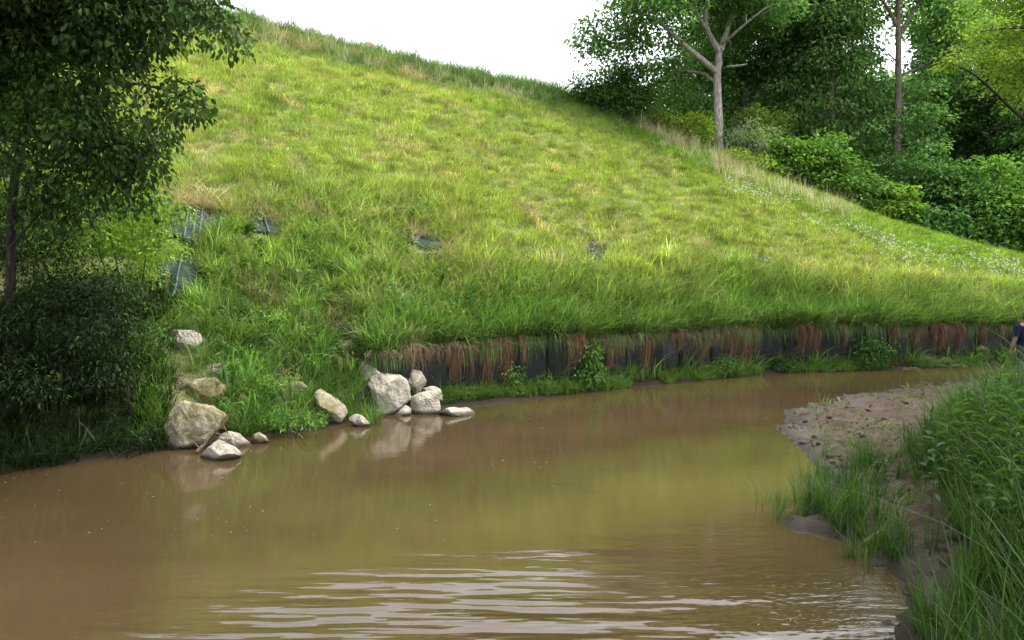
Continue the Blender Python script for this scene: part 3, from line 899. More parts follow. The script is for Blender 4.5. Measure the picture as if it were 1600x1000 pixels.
def hill_tint(p, s, r):
    x, y = p[:, 0], p[:, 1]
    px, py = proj(p)
    n1 = fbm(x * .28 + 3, y * .28); n2 = fbm(x * 1.1 + 30, y * 1.1 + 8); n3 = fbm(x * 3.1, y * 3.1 + 50)
    t = lerp3(C_YG, C_G, sstep(.42, .72, n1 * .6 + n2 * .4))
    w_tan = sstep(.54, .68, n2 * .35 + n3 * .65) * .75
    t = t * (1 - w_tan[:, None]) + np.array(C_TAN) * w_tan[:, None]
    lushw = sstep(2.4, .4, r + (n2 - .5) * 2.0) * .9
    t = t * (1 - lushw[:, None]) + np.array(C_LUSH) * lushw[:, None] * 1.0
    # darker, longer grass over the lower left slope
    ll = sstep(2, -3, s) * sstep(8.5, 3.0, r + (n1 - .5) * 5) * .62 * (.5 + 1.0 * sstep(.35, .6, n3))
    t = t * (1 - ll[:, None]) + np.array(C_LUSH) * ll[:, None] * 1.15
    # bluish taller grass on the crest
    zc = np.interp(x, _cr[:, 0], _cr[:, 1])
    cw = sstep(2.3, 1.0, zc - p[:, 2] + (n2 - .5) * 1.0) * sstep(9.5, 4, x)
    t = t * (1 - cw[:, None]) + np.array(C_BLUE) * cw[:, None]
    # bright fresh strip beside the crest on the right
    br = sstep(3.5, 1.2, zc - p[:, 2]) * sstep(1, 5, x) * .7
    t = t * (1 - br[:, None]) + np.array((.15, .27, .035)) * br[:, None]
    for c, rad in straw_w:
        q = np.exp(-(((x - c[0]) ** 2 + (y - c[1]) ** 2 + (p[:, 2] - c[2]) ** 2) / (rad * .9) ** 2)) * .8
        q = q * sstep(.3, .55, n3)
        t = t * (1 - q[:, None]) + np.array(C_TAN) * q[:, None]
    dk = sstep(.60, .68, fbm(x * 2.6 + 90, y * 2.6)) * .4
    return t * (np.exp(rng.normal(0.06, .27, len(p))) * (1 - dk))[:, None]

def clear_of(p, shrink=1.0, front=.22):
    ok = np.ones(len(p), bool)
    for c, rad, hh in rock_pos:
        d = p - c
        ok &= ~((np.abs(d[:, 0]) < rad * .95) & (d[:, 1] < rad * .8) & (d[:, 1] > -rad - (.12 if front < .5 else .55)) & (rng.random(len(p)) < .92))
    # the dark bank under the leaning tree grows no bright grass
    u, v = proj(p)
    ok &= ~((u < 235 - 40 * (rng.random(len(p)))) & (v > 400))
    for c, a, b in patch_w:
        d = p - c
        ok &= ~((np.abs(d[:, 0]) < a * 1.1 * shrink) & (d[:, 1] > -b * 1.5 - front) & (d[:, 1] < b * 1.5))
    return ok

def thin_at_straw(p, k=.75):
    x, y = p[:, 0], p[:, 1]; pr = np.zeros(len(p))
    for c, rad in straw_w:
        pr = np.maximum(pr, k * np.exp(-(((x - c[0]) ** 2 + (y - c[1]) ** 2 * .5) / (rad * .8) ** 2)))
    return rng.random(len(p)) > pr * np.clip(sstep(.3, .5, fbm(x * 3, y * 3 + 77)) + .2, 0, 1)
g1 = [tuft_mesh("short_tuft", M_GRASS, n=30, rad=.20, h=.135, w=.012, lean=.8) for _ in range(4)]
g2 = [tuft_mesh("long_tuft", M_GRASS, n=38, rad=.20, h=.48, w=.018, lean=.85) for _ in range(4)]
# slope
p, s, r = hill_pts(98000, -13, 31, 0.15, 31, 1.15)
px_, py_ = proj(p)
vis = (px_ > -60) & (px_ < 1660) & (py_ > -30) & clear_of(p) & thin_at_straw(p)
p, s, r = p[vis], s[vis], r[vis]
scl = rng.uniform(.6, 1.3, len(p)) * (1 + .35 * (fbm(p[:, 0] * .7, p[:, 1] * .7) - .5) * 2)
scatter("hill_grass", p, rng.uniform(0, 6.28, len(p)), scl, hill_tint(p, s, r), g1, "short yellow-green grass covering the steep slope, straw showing between", "grass",
        tilt=np.column_stack([rng.normal(-.28, .1, len(p)) * 0, rng.normal(0, .1, len(p))]))
# long lush grass: edge above the wall, lower left slope, crest
A = hill_pts(5200, -2.2, 31, -.02, 2.2, 1.4); A2 = hill_pts(700, -2.2, 31, .005, .3); A = tuple(np.concatenate([u, v]) for u, v in zip(A, A2))
B = hill_pts(3000, -10, 2.5, .0, 5.8)
Cc = hill_pts(16000, -13, 31, 14, 31)
zc = np.interp(Cc[0][:, 0], _cr[:, 0], _cr[:, 1]); m = ((zc - Cc[0][:, 2]) < 1.3) & ((zc - Cc[0][:, 2]) > -.6)
idx = np.where(m)[0][:4200]
Dd = hill_pts(800, -10, 30, 3, 26)
p = np.concatenate([A[0], B[0], Cc[0][idx], Dd[0]]); s = np.concatenate([A[1], B[1], Cc[1][idx], Dd[1]]); r = np.concatenate([A[2], B[2], Cc[2][idx], Dd[2]])
tnt = hill_tint(p, s, r)
nD = len(Dd[0]); nB_ = len(A[0]); scl_b = slice(nB_, nB_ + len(B[0])); tnt[-nD:] = lerp3(C_G, C_LUSH, rng.random(nD))
ok = clear_of(p, 1.1, .75) & thin_at_straw(p, .9)
scl = rng.uniform(.65, 1.25, len(p)); scl[-nD:] *= .5; scl[scl_b] *= .82
cl_ = []
for a_, b_ in [(560, 640), (572, 650), (550, 625), (566, 628), (580, 655), (430, 660), (450, 668), (480, 665), (500, 668), (410, 655), (465, 640), (520, 640), (420, 630), (560, 610), (545, 600), (395, 640), (440, 650), (490, 650), (236, 650), (240, 670), (350, 628), (362, 650), (372, 672)]:
    for _ in range(3):
        h_ = at(a_ + rng.normal(0, 6), b_ + rng.normal(0, 5)); cl_.append((h_.x, h_.y + .05, max(h_.z, .0)))
cl_ = np.array(cl_)
p = np.concatenate([p[ok], cl_]); scl = np.concatenate([scl[ok], rng.uniform(.55, .95, len(cl_))])
tnt = np.concatenate([tnt[ok], lerp3(C_LUSH, (.12, .21, .045), rng.random(len(cl_)))]); ok = np.ones(len(p), bool)
scatter("long_grass", p[ok], rng.uniform(0, 6.28, ok.sum()), scl[ok], tnt[ok], g2, "long lush grass along the top of the fabric wall, lower slope and skyline", "grass",
        tilt=rng.normal(0, .18, (ok.sum(), 2)))
# broad-leaved plants mixed into the lush band
def forb_mesh(name, h, n, L, g):
    mb = MB()
    for q in range(4):
        a = g.uniform(0, 6.28); top = np.array([math.cos(a) * .16, math.sin(a) * .16, h * g.uniform(.6, 1.1)])
        f = g.uniform(.2, 1, n); pos = top[None] * f[:, None] + g.normal(0, .015, (n, 3)); az = g.uniform(0, 6.28, n)
        dr = np.column_stack([np.cos(az), np.sin(az), g.normal(.25, .35, n)])
        V, F, k = place_leaves(pos, dr, np.tile([0, 0, 1.], (n, 1)) + g.normal(0, .3, (n, 3)), L * g.uniform(.6, 1.2, n), L * .38 * g.uniform(.8, 1.2, n), LEAF_LANCE)
        mb.add(V, F, np.repeat(np.exp(g.normal(0, .25, n))[:, None] * np.ones((1, 3)), k, 0))
    return mb.mesh(name, M_GRASS)
fb = [forb_mesh("forb", .55, 16, .13, rng) for _ in range(4)]
A = hill_pts(900, -1.8, 31, .0, 1.7, 1.3); B = hill_pts(260, -9, 1, .2, 5); w_ = fbm(A[0][:, 0] * .7 + 5, A[0][:, 1] * .7) > .47
p = np.concatenate([A[0][w_], B[0]]); ok = clear_of(p)
p = p[ok]
scatter("broad_leaved_plants", p, rng.uniform(0, 6.28, len(p)), rng.uniform(.55, 1.15, len(p)), lerp3((.055, .125, .035), (.13, .235, .05), rng.random(len(p)) ** 1.3), fb,
        "broad-leaved plants mixed into the lush grass above the fabric wall", "undergrowth", tilt=rng.normal(0, .15, (len(p), 2)))
# feathery seed heads standing above the long grass
def seed_stalk(name, h, g):
    mb = MB()
    for i in range(5):
        a = g.uniform(0, 6.28); b0 = np.array([g.normal(0, .06), g.normal(0, .06), 0]); top = b0 + np.array([math.cos(a) * .18 * h, math.sin(a) * .18 * h, h * g.uniform(.8, 1.1)])
        pts = bezier(b0, (b0 + top) / 2 + np.array([0, 0, .12 * h]), top, 6); mb.tube(pts, np.linspace(.0035, .002, 6), 4, (.9, .9, .8))
        n = 16; f = g.uniform(.74, 1.0, n)
        q = np.array([np.interp(f, np.linspace(0, 1, 6), pts[:, k]) for k in range(3)]).T
        dr = np.column_stack([g.normal(0, .5, n), g.normal(0, .5, n), np.ones(n)])
        V, F, k = place_leaves(q, dr, np.tile([.3, 1, .2], (n, 1)), np.full(n, .05), np.full(n, .012), LEAF_RHOMB)
        mb.add(V, F, (1.5, 1.3, 1.0))
    return mb.mesh(name, M_GRASS)
sd = [seed_stalk("seed_stalk", .8, rng) for _ in range(3)]
A = hill_pts(420, -2, 31, .1, 2.2); B = hill_pts(120, -9, 2, .2, 6)
p = np.concatenate([A[0], B[0], Cc[0][idx][::12]])
scatter("seeding_grass", p, rng.uniform(0, 6.28, len(p)), rng.uniform(.7, 1.1, len(p)), np.tile([.17, .2, .08], (len(p), 1)) * np.exp(rng.normal(0, .2, len(p)))[:, None], sd,
        "thin seeding grass stalks standing above the long grass", "grass")
# grass and dead blades hanging over the lip of the wall
def hang_mesh(name, mat, n, ln, g):
    V = []; F = []; T = []
    for k in range(n):
        kk = 6; f = np.linspace(0, 1, kk); l = ln * g.uniform(.5, 1.25); az = g.normal(0, .55); o_ = g.uniform(.12, .3)
        x = g.normal(0, .14) + np.sin(az) * o_ * f; y = .12 - (.12 + o_) * np.sin(f * 1.5) * np.cos(az); z = .10 * np.sin(f * 2.6) * g.uniform(.4, 1.6) - l * f ** 1.9
        hw = .0054 * g.uniform(.6, 1.3) * (1 - .8 * f)
        V.append(np.stack([np.column_stack([x - hw, y, z]), np.column_stack([x + hw, y, z])], 1).reshape(-1, 3))
        F.append(np.array([(2 * i, 2 * i + 1, 2 * i + 3, 2 * i + 2) for i in range(kk - 1)]) + k * 2 * kk)
        T.append(np.tile([math.exp(g.normal(0, .35))] * 3, (2 * kk, 1)))
    return fast_mesh(name, np.concatenate(V), np.concatenate(F), [mat], np.concatenate(T))
hm = [hang_mesh("hanging_tuft", M_GRASS, 40, .38, rng) for _ in range(4)]
ss_h = rng.uniform(-2.0, 31, 520)
hs = fbm(ss_h * .9, ss_h * 0 + 3)
ph_ = np.column_stack([st_to_xy(ss_h, tw(ss_h) - .02), .12 + wall_h(ss_h) + .06])
grn = rng.random(len(ph_)) < sstep(.30, .62, hs) * .6 + .38
th_ = np.where(grn[:, None], lerp3((.06, .125, .03), (.10, .17, .04), rng.random(len(ph_))), lerp3((.15, .098, .056), (.075, .048, .03), rng.random(len(ph_))))
scatter("hanging_grass", ph_, math.atan2(E1[1], E1[0]) + rng.normal(0, .3, len(ph_)), np.clip(np.exp(rng.normal(-.35, .5, len(ph_))), .2, 1.35), th_, hm,
        "green and dead grass blades hanging over the lip of the fabric wall", "grass")
# dry straw lying on the slope and along the wall lip
st = [tuft_mesh("straw_tuft", M_STRAW, n=34, rad=.18, h=.22, w=.011, lean=1.9, hvar=.4, tip=(1.05, 1, .95), stem=(.8, .75, .7)) for _ in range(4)]
pp = []; 
for (c, rad) in straw_w:
    n = max(5, int(34 * rad * rad / .25)); n = min(n, 46)
    for _ in range(n):
        q = c + np.append(rng.normal(0, rad * .62, 2), 0)
        pp.append((q[0], q[1], drop(q[0], q[1]) + .03))
nS = len(pp)
lip = hill_pts(430, -2.6, 31, -.08, .16)[0]; lip[:, 2] -= .02
rnd = hill_pts(1500, -9, 30, 2.5, 29)[0]
nn = fbm(rnd[:, 0] * 1.1 + 30, rnd[:, 1] * 1.1 + 8); rnd = rnd[nn > .47]
p = np.concatenate([np.array(pp), lip, rnd])
tn = lerp3((.52, .47, .355), (.37, .315, .235), rng.random(len(p)) ** 1.3)
tn[nS:nS + len(lip)] = lerp3((.15, .105, .06), (.08, .05, .03), rng.random(len(lip)))
sc_ = rng.uniform(.6, 1.2, len(p)); sc_[nS + len(lip):] *= .6
okp = clear_of(p, .8, .3)
scatter("dry_straw", p[okp], rng.uniform(0, 6.28, okp.sum()), sc_[okp], tn[okp], st, "dry tan straw lying in patches on the slope and along the wall lip", "straw",
        tilt=rng.normal(0, .25, (okp.sum(), 2)))
# white clover band and yellow flowers
def blob(name, mat, rad):
    bm = bmesh.new(); bmesh.ops.create_icosphere(bm, subdivisions=1, radius=rad)
    for v in bm.verts: v.co.z = v.co.z * .8 + .20
    me = bpy.data.meshes.new(name); bm.to_mesh(me); bm.free(); me.materials.append(mat); return me
def along(path, n, spread):
    path = np.array(path, float); t = rng.uniform(0, len(path) - 1, n)
    q = np.column_stack([np.interp(t, np.arange(len(path)), path[:, i]) for i in range(2)])
    q[:, 1] += rng.normal(0, 1, n) * np.interp(t, np.arange(len(path)), spread)
    q[:, 0] += rng.normal(0, 8, n)
    out = []
    for a, b in q:
        h = at(a, b)
        if h is not None and h.z > .4: out.append(tuple(h))
    return np.array(out)
fl = along([(1130, 288), (1200, 318), (1260, 338), (1330, 366), (1400, 392), (1480, 408), (1560, 422), (1620, 428)], 2300, [5, 9, 10, 10, 12, 12, 10, 8])
keepf = (fbm(fl[:, 0] * 1.3, fl[:, 1] * 1.3) > .46) & (rng.random(len(fl)) < .7); fl = fl[keepf]
scatter("white_clover", fl, rng.uniform(0, 6, len(fl)), rng.uniform(.5, 1.15, len(fl)), np.tile([.7, .7, .6], (len(fl), 1)), [blob("clover_head", M_FLOWER, .034)],
        "white clover flowers in a drift down the right slope", "flowers")
fy = along([(1060, 262), (1085, 270), (1110, 285)], 90, [7, 6, 8])
fy2 = along([(440, 430), (560, 420), (700, 440)], 60, [40, 40, 40]); fy = np.concatenate([fy, fy2])
scatter("yellow_flowers", fy, rng.uniform(0, 6, len(fy)), rng.uniform(.5, 1.0, len(fy)), np.tile([.7, .5, .05], (len(fy), 1)), [blob("yellow_head", M_YFLOWER, .026)],
        "tiny yellow flowers scattered in the slope grass", "flowers")

# pale dead grass standing along the crest, mostly beside the grey-barked tree
pg = np.concatenate([along([(985, 182), (1030, 205), (1080, 238), (1130, 262), (1180, 285), (1260, 312), (1340, 345)], 300, [7, 11, 12, 10, 8, 4, 3]), along([(370, 55), (480, 82), (600, 110), (720, 135), (860, 165)], 110, [9, 9, 8, 7, 5])])
sg = [tuft_mesh("pale_tuft", M_STRAW, n=20, rad=.16, h=.62, w=.012, lean=.55, hvar=.4, tip=(1.1, 1.08, 1.0), stem=(.85, .85, .7)) for _ in range(3)]
scatter("pale_grass", pg, rng.uniform(0, 6.28, len(pg)), rng.uniform(.5, 1.15, len(pg)), lerp3((.52, .48, .36), (.33, .35, .20), rng.random(len(pg))), sg,
        "pale dead grass standing along the crest beside the grey-barked tree", "grass", tilt=rng.normal(0, .15, (len(pg), 2)))
# grass on the mud ledge at the foot of the wall and along the left bank
L1 = hill_pts(1300, -1.0, 30, -.40, -.02)[0]; c1 = fbm(L1[:, 0] * .9, L1[:, 1] * .9) > .44; L1 = L1[c1]
L2 = hill_pts(700, -13, -2.2, -.25, .5)[0]; L2 = L2[proj(L2)[0] > 245]; L2 = L2[clear_of(L2)]
p = np.concatenate([L1, L2])
g3 = [tuft_mesh("bank_tuft", M_GRASS, n=34, rad=.13, h=.25, w=.013, lean=.9) for _ in range(3)]
scatter("bank_grass", p, rng.uniform(0, 6.28, len(p)), rng.uniform(.5, 1.2, len(p)), lerp3(C_LUSH, (.10, .19, .03), rng.random(len(p))), g3,
        "grass tufts growing on the mud at the water's edge below the wall and left bank", "grass", tilt=rng.normal(0, .2, (len(p), 2)))

# right bank: tall reedy grass
g4 = [tuft_mesh("tall_tuft", M_GRASS, n=24, rad=.16, h=.95, w=.020, lean=.42, seg=5, hvar=.3) for _ in range(5)]
g5 = [tuft_mesh("seedling", M_GRASS, n=6, rad=.04, h=.09, w=.014, lean=1.0, seg=3) for _ in range(3)]
def bar_mask(n, fn):
    x = rng.uniform(2.5, 15, n); y = rng.uniform(3.6, 18.0, n)
    w = fn(x, y); k = rng.random(n) < w
    x, y = x[k], y[k]
    return np.column_stack([x, y, bar_z(x, y)])
def veg_edge(y):       # left border of the tall growth
    return np.interp(y, [3, 4.5, 5.5, 6.5, 7.5, 8.5, 9.5, 11, 13, 15, 18], [2.6, 2.9, 3.6, 4.4, 4.95, 5.2, 5.6, 7.0, 9.2, 11.0, 13.0])
def f_tall(x, y):
    e = veg_edge(y) + (fbm(x * 1.3, y * 1.3) - .5) * .9
    return sstep(-.15, .3, x - e)
p1 = bar_mask(9500, f_tall)
tx, ty = proj(p1 + np.array([0, 0, .6])); p1 = p1[(tx < 1760)]
# the tuft standing out in the water at the edge, and thinner grass over the wet mud
def f_tuft(x, y):
    return np.exp(-(((x - 3.55) / .38) ** 2 + ((y - 7.5) / .42) ** 2)) + .3 * np.exp(-(((x - 4.2) / .35) ** 2 + ((y - 8.4) / .6) ** 2)) + .45 * np.exp(-(((x - 3.7) / .3) ** 2 + ((y - 6.7) / .35) ** 2)) + .16 * np.exp(-(((x - 4.9) / .6) ** 2 + ((y - 9.3) / .7) ** 2)) 
p2 = bar_mask(17000, lambda x, y: f_tuft(x, y) * .95)
p = np.concatenate([p1, p2])
scl = rng.uniform(.6, 1.15, len(p)); scl[len(p1):] *= .45
e = p1[:, 0] - veg_edge(p1[:, 1]); scl[:len(p1)] *= .55 + .5 * sstep(0, 1.4, e)
scl[:len(p1)] *= np.interp(p1[:, 1], [8, 13], [1.0, .8])
u1, v1 = proj(p1)
line = np.interp(u1, [1400, 1450, 1500, 1560, 1600, 1700], [660, 635, 612, 598, 590, 570]) + rng.normal(0, 9, len(p1))
ang = (500 - line) / FPX; zt_ = CAM_H + p1[:, 1] * (ang - math.tan(PITCH)) / (1 + ang * math.tan(PITCH))
scl[:len(p1)] = np.clip(scl[:len(p1)], .2, np.maximum(.22, (zt_ - p1[:, 2]) / 1.0))
scatter("reed_grass", p, rng.uniform(0, 6.28, len(p)), scl, lerp3((.022, .055, .012), (.058, .12, .022), rng.random(len(p))), g4,
        "tall dark green reedy grass crowding the right bank", "grass", tilt=rng.normal(0, .14, (len(p), 2)))  # tints darkened to stand in for shade from trees overhead
fbr = [forb_mesh("bank_forb", .8, 22, .17, rng) for _ in range(4)]
pf = bar_mask(700, f_tall)
uf, vf = proj(pf + np.array([0, 0, .6])); pf = pf[(uf < 1760) & (vf < 800)]
sf = rng.uniform(.5, 1.2, len(pf)) * .8
uf, vf = proj(pf)
lnf = np.interp(uf, [1400, 1450, 1500, 1560, 1600, 1700], [660, 635, 612, 600, 594, 575]) + rng.normal(0, 9, len(pf))
an_ = (500 - lnf) / FPX; zf = CAM_H + pf[:, 1] * (an_ - math.tan(PITCH)) / (1 + an_ * math.tan(PITCH))
sf = np.clip(sf, .2, np.maximum(.22, (zf - pf[:, 2]) / .85))
scatter("bank_weeds", pf, rng.uniform(0, 6.28, len(pf)), sf, lerp3((.03, .075, .016), (.085, .17, .03), rng.random(len(pf)) ** 1.2), fbr,
        "broad-leaved weeds mixed into the tall grass of the right bank", "undergrowth", tilt=rng.normal(0, .12, (len(pf), 2)))
def f_seed(x, y):
    sdv = poly_sdf(x, y, BAR)
    return sstep(.1, .5, sdv) * (.10 + .75 * sstep(.5, .66, fbm(x * .9, y * .9 + 4))) * sstep(.5, -.5, x - veg_edge(y) - .6)
p = bar_mask(5200, f_seed)
scatter("seedlings", p, rng.uniform(0, 6.28, len(p)), rng.uniform(.5, 1.5, len(p)), lerp3((.06, .12, .02), (.12, .17, .03), rng.random(len(p))), g5,
        "small green seedlings dotted over the mud bar", "grass", tilt=rng.normal(0, .2, (len(p), 2)))

def clod(name, g):
    bm = bmesh.new(); bmesh.ops.create_icosphere(bm, subdivisions=2, radius=.035)
    for v in bm.verts: v.co *= 1 + .5 * (g.random() - .5); v.co.z *= .6
    me = bpy.data.meshes.new(name); bm.to_mesh(me); bm.free(); me.materials.append(M_MUD)
    for f in me.polygons: f.use_smooth = True
    return me
def f_clod(x, y):
    sdv = poly_sdf(x, y, BAR) + (fbm(x * 1.7, y * 1.7) - .5) * .5
    return sstep(-.25, .05, sdv) * (.20 + .8 * np.exp(-np.maximum(0, sdv) / .35)) * sstep(.36, .6, fbm(x * 2.2 + 8, y * 2.2)) * sstep(.5, -.5, x - veg_edge(y) - 1)
pc_ = bar_mask(16000, f_clod)
scatter("mud_clods", pc_, rng.uniform(0, 6.28, len(pc_)), np.exp(rng.normal(-.35, .55, len(pc_))), np.ones((len(pc_), 3)), [clod("mud_clod", rng) for _ in range(5)],
        "small wet clods and pebbles along the rim of the mud bar", "mud clods", tilt=rng.normal(0, .4, (len(pc_), 2)))
# foam specks on the water
def speck(name):
    bm = bmesh.new(); bmesh.ops.create_circle(bm, cap_ends=True, segments=7, radius=.014)
    bmesh.ops.solidify(bm, geom=bm.faces[:], thickness=.004)
    me = bpy.data.meshes.new(name); bm.to_mesh(me); bm.free(); me.materials.append(M_FOAM); return me
q = []
for (x0, x1, y0, y1, n) in [(560, 980, 650, 760, 70), (0, 420, 740, 900, 40), (300, 700, 700, 860, 40), (700, 1250, 600, 680, 50), (1180, 1420, 880, 990, 30)]:
    for _ in range(n):
        w = water_pt(rng.uniform(x0, x1), rng.uniform(y0, y1))
        if drop(w.x, w.y) < -.02: q.append((w.x, w.y, .001))
q = np.array(q); q = q[fbm(q[:, 0] * .8, q[:, 1] * .8) > .5]
scatter("foam_specks", q, rng.uniform(0, 6, len(q)), rng.uniform(.25, .8, len(q)) * np.clip(q[:, 1] / 9, .5, 1.4), np.ones((len(q), 3)), [speck("foam_speck")],
        "tiny pale foam specks drifting on the brown water", "foam")

# ------------------------------------------------------------------ erosion mats on the slope
def uv_plane(me, fn):
    uv = me.uv_layers.new(name="UVMap")
    for lp in me.loops:
        uv.data[lp.index].uv = fn(me.vertices[lp.vertex_index].co)
for (px, py, w, h, lab), (c, a, b) in zip(PATCHES, patch_w):
    root = empty("erosion_mat", tuple(c))
    nx, ny = 12, 9
    V = []
    for i in range(nx):
        for j in range(ny):
            u, v = i / (nx - 1) * 2 - 1, j / (ny - 1) * 2 - 1
            k = 1 + .18 * math.sin(3 * u + px) * abs(v)
            qx = c[0] + u * a * 1.15 * k + .25 * v * a; qy = c[1] + v * b * 1.6 * k
            zz = drop(qx, qy) + .10 + .035 * math.sin(5 * u + 2 * v + py) + .02 * math.sin(11 * u - 7 * v + px)
            V.append((qx - c[0], qy - c[1], zz - c[2]))
    V = np.array(V); i = np.arange(nx * ny).reshape(nx, ny)
    F = np.stack([i[:-1, :-1], i[1:, :-1], i[1:, 1:], i[:-1, 1:]], -1).reshape(-1, 4)
    me = fast_mesh("fabric", V, F, [M_GRID], smooth=True)
    uv_plane(me, lambda co: (co.x * 1.6, co.y * 1.6 + co.z))
    o = obj("fabric", me, root); sm = o.modifiers.new("thickness", 'SOLIDIFY'); sm.thickness = .012
    tag(root, lab, "erosion mat")
    if w > 40 and h > 22:
        for kx in ((-.25, .15, .45) if w > 55 and py < 400 else (.2,)):
            mb = MB()
            pts = []
            for v in np.linspace(1, -1, 9):
                qx = c[0] + kx * a + (-.5) * v * a; qy = c[1] + v * b * 1.5
                pts.append((qx - c[0], qy - c[1], drop(qx, qy) + .14 - c[2]))
            pts = np.array(pts); wd = .022
            V = np.concatenate([pts + [wd, 0, 0], pts - [wd, 0, 0]]); n_ = len(pts)
            F = np.array([(k, k + 1, n_ + k + 1, n_ + k) for k in range(n_ - 1)])
            mb.add(V, F)
            so = obj("strap", mb.mesh("strap", M_STRAP), root); sm = so.modifiers.new("thickness", 'SOLIDIFY'); sm.thickness = .008

# ------------------------------------------------------------------ the fabric-faced retaining wall
S0, S1 = -2.6, 32.0
wall = empty("retaining_wall", tuple(st_to_xy(8.0, tw(8.0))) + (0.05,))
wloc = np.array(wall.location)
edges = [S0]
while edges[-1] < S1: edges.append(edges[-1] + rng.uniform(.9, 1.7))
BULGE = wall_s(1035)
for k in range(len(edges) - 1):
    a, b = edges[k], edges[k + 1] - .02
    nx, ny = 16, 9
    bul = a < BULGE < b
    ph = rng.uniform(0, 6)
    V = np.zeros((nx, ny, 3)); UV = np.zeros((nx, ny, 2))
    for i, s_ in enumerate(np.linspace(a, b, nx)):
        u = i / (nx - 1)
        for j, v in enumerate(np.linspace(0, 1, ny)):
            fold = .05 * math.sin(u * 9 + ph) + .03 * math.sin(u * 21 + ph * 2)
            out = -.06 - .07 * math.sin(math.pi * v) * (2.6 if bul else 1) * math.sin(math.pi * u) - abs(fold) * (.4 + .6 * v)
            xy = st_to_xy(s_, tw(s_) + out)
            H = max(.12, float(wall_h(s_)))
            V[i, j] = (xy[0], xy[1], .03 + v * (H + .11) + (.03 * math.sin(u * 6 + ph) * (v > .9)))
            UV[i, j] = (s_, v * H)
    V = V.reshape(-1, 3) - wloc
    i = np.arange(nx * ny).reshape(nx, ny)
    F = np.stack([i[:-1, :-1], i[1:, :-1], i[1:, 1:], i[:-1, 1:]], -1).reshape(-1, 4)
    me = fast_mesh("fabric_panel", V, F, [M_FABRIC], smooth=True)
    uv = me.uv_layers.new(name="UVMap"); uvf = UV.reshape(-1, 2)[F.reshape(-1)]
    uv.data.foreach_set("uv", np.ascontiguousarray(uvf, dtype=np.float32).ravel())
    o = obj("fabric_panel", me, wall)
    o.modifiers.new("thickness", 'SOLIDIFY').thickness = .012
    if bul: o['label'] = "fabric panel bulging out from the wall"
tag(wall, "dark green fabric-faced retaining wall along the far side of the creek", "retaining wall")

# straw bundles hanging over the wall: (px, width px, bottom py, tone)
BUND = [(602, 40, 585, 1), (640, 50, 592, 1), (682, 46, 600, 1), (708, 22, 606, 0), (742, 34, 612, 0), (786, 26, 606, 0), (822, 16, 580, 0), (884, 26, 596, 0), (934, 24, 606, 0), (966, 18, 588, 0),
        (1004, 18, 592, 0), (1062, 16, 572, 0), (1102, 28, 580, 0), (1142, 30, 576, 0), (1174, 20, 574, 0), (1243, 14, 568, 0), (1272, 24, 562, 0), (1308, 14, 562, 0), (1390, 20, 552, 0), (1424, 24, 558, 0),
        (1448, 18, 556, 0), (1474, 22, 560, 0), (1500, 18, 556, 0), (1535, 18, 560, 0), (1556, 14, 552, 1)]
ORD = ["first", "second", "third", "fourth", "fifth", "sixth", "seventh", "eighth", "ninth", "tenth", "eleventh", "twelfth", "thirteenth", "fourteenth", "fifteenth", "sixteenth",
       "seventeenth", "eighteenth", "nineteenth", "twentieth", "twenty-first", "twenty-second", "twenty-third", "twenty-fourth", "twenty-fifth"]
_gb = np.random.default_rng(21)
for bi, (px, w, pyb, tone) in enumerate(BUND):
    px = px + _gb.normal(0, 5); w = w * _gb.uniform(.65, 1.5)
    s_ = wall_s(px); xy = st_to_xy(s_, tw(s_) - .16); d = xy[1]
    H = float(wall_h(s_)) + .18
    zb = CAM_H + (ray(px, pyb).z / ray(px, pyb).y) * d
    L = max(.35, H - max(zb, .12)); wm = w / FPX * d / .9
    n = int(230 * wm / .4) + 40
    mb = MB()
    base = (.112, .064, .038) if tone == 0 else (.15, .108, .068)
    u = rng.uniform(-.5, .5, n) * wm; 
    V = []; F = []; T = []
    sub_c = rng.uniform(-.5, .5, 4); sub_l = rng.uniform(.42, 1.1, 4)
    for k in range(n):
        q_ = rng.integers(4); uk = (sub_c[q_] + rng.normal(0, .11) + (rng.normal(0, .45) if rng.random() < .18 else 0)) * wm
        o0 = rng.normal(0, .04); l = L * sub_l[q_] * (rng.uniform(.4, 1.1) if tone == 0 else rng.uniform(.3, 1.0))
        kk = 7; f = np.linspace(0, 1, kk)
        sway = rng.normal(0, .06 if tone == 0 else .16)
        ss_ = s_ + uk * (1 - .15 * f) + sway * f ** 1.5 + .012 * np.sin(f * 9 + k)
        out_ = .10 * (1 - f) ** 3 + (o0 if tone == 0 else abs(o0) * 3) - (.12 if tone == 0 else .22) * np.sin(np.pi * np.minimum(1, .25 + f * .8)) * rng.uniform(.4, 1)
        xyk = st_to_xy(ss_, tw(s_) - .12 + out_)
        z = H + .05 + .04 * math.sin(k) - l * f ** 1.15
        hw = rng.uniform(.004, .008) * (1 - .6 * f)
        a = np.column_stack([xyk + E1 * hw[:, None], z]); b = np.column_stack([xyk - E1 * hw[:, None], z])
        V.append(np.stack([a, b], 1).reshape(-1, 3)); F.append(np.array([(2 * i, 2 * i + 1, 2 * i + 3, 2 * i + 2) for i in range(kk - 1)]) + k * 2 * kk)
        T.append(np.tile(np.array(base) * math.exp(rng.normal(0, .38)), (2 * kk, 1)))
    loc = (float(xy[0]), float(xy[1]), H)
    me = fast_mesh("straw_bundle", np.concatenate(V) - np.array(loc), np.concatenate(F), [M_STRAND], np.concatenate(T))
    o = obj("straw_bundle", me); o.location = loc
    kind_ = "messy tan straw bundle" if tone else ("wide red-brown straw bundle" if w >= 24 else "narrow red-brown straw bundle")
    tag(o, f"{kind_} hanging down the fabric wall, {ORD[bi]} along from the boulders", "straw bundle", "straw bundles hanging over the fabric wall")

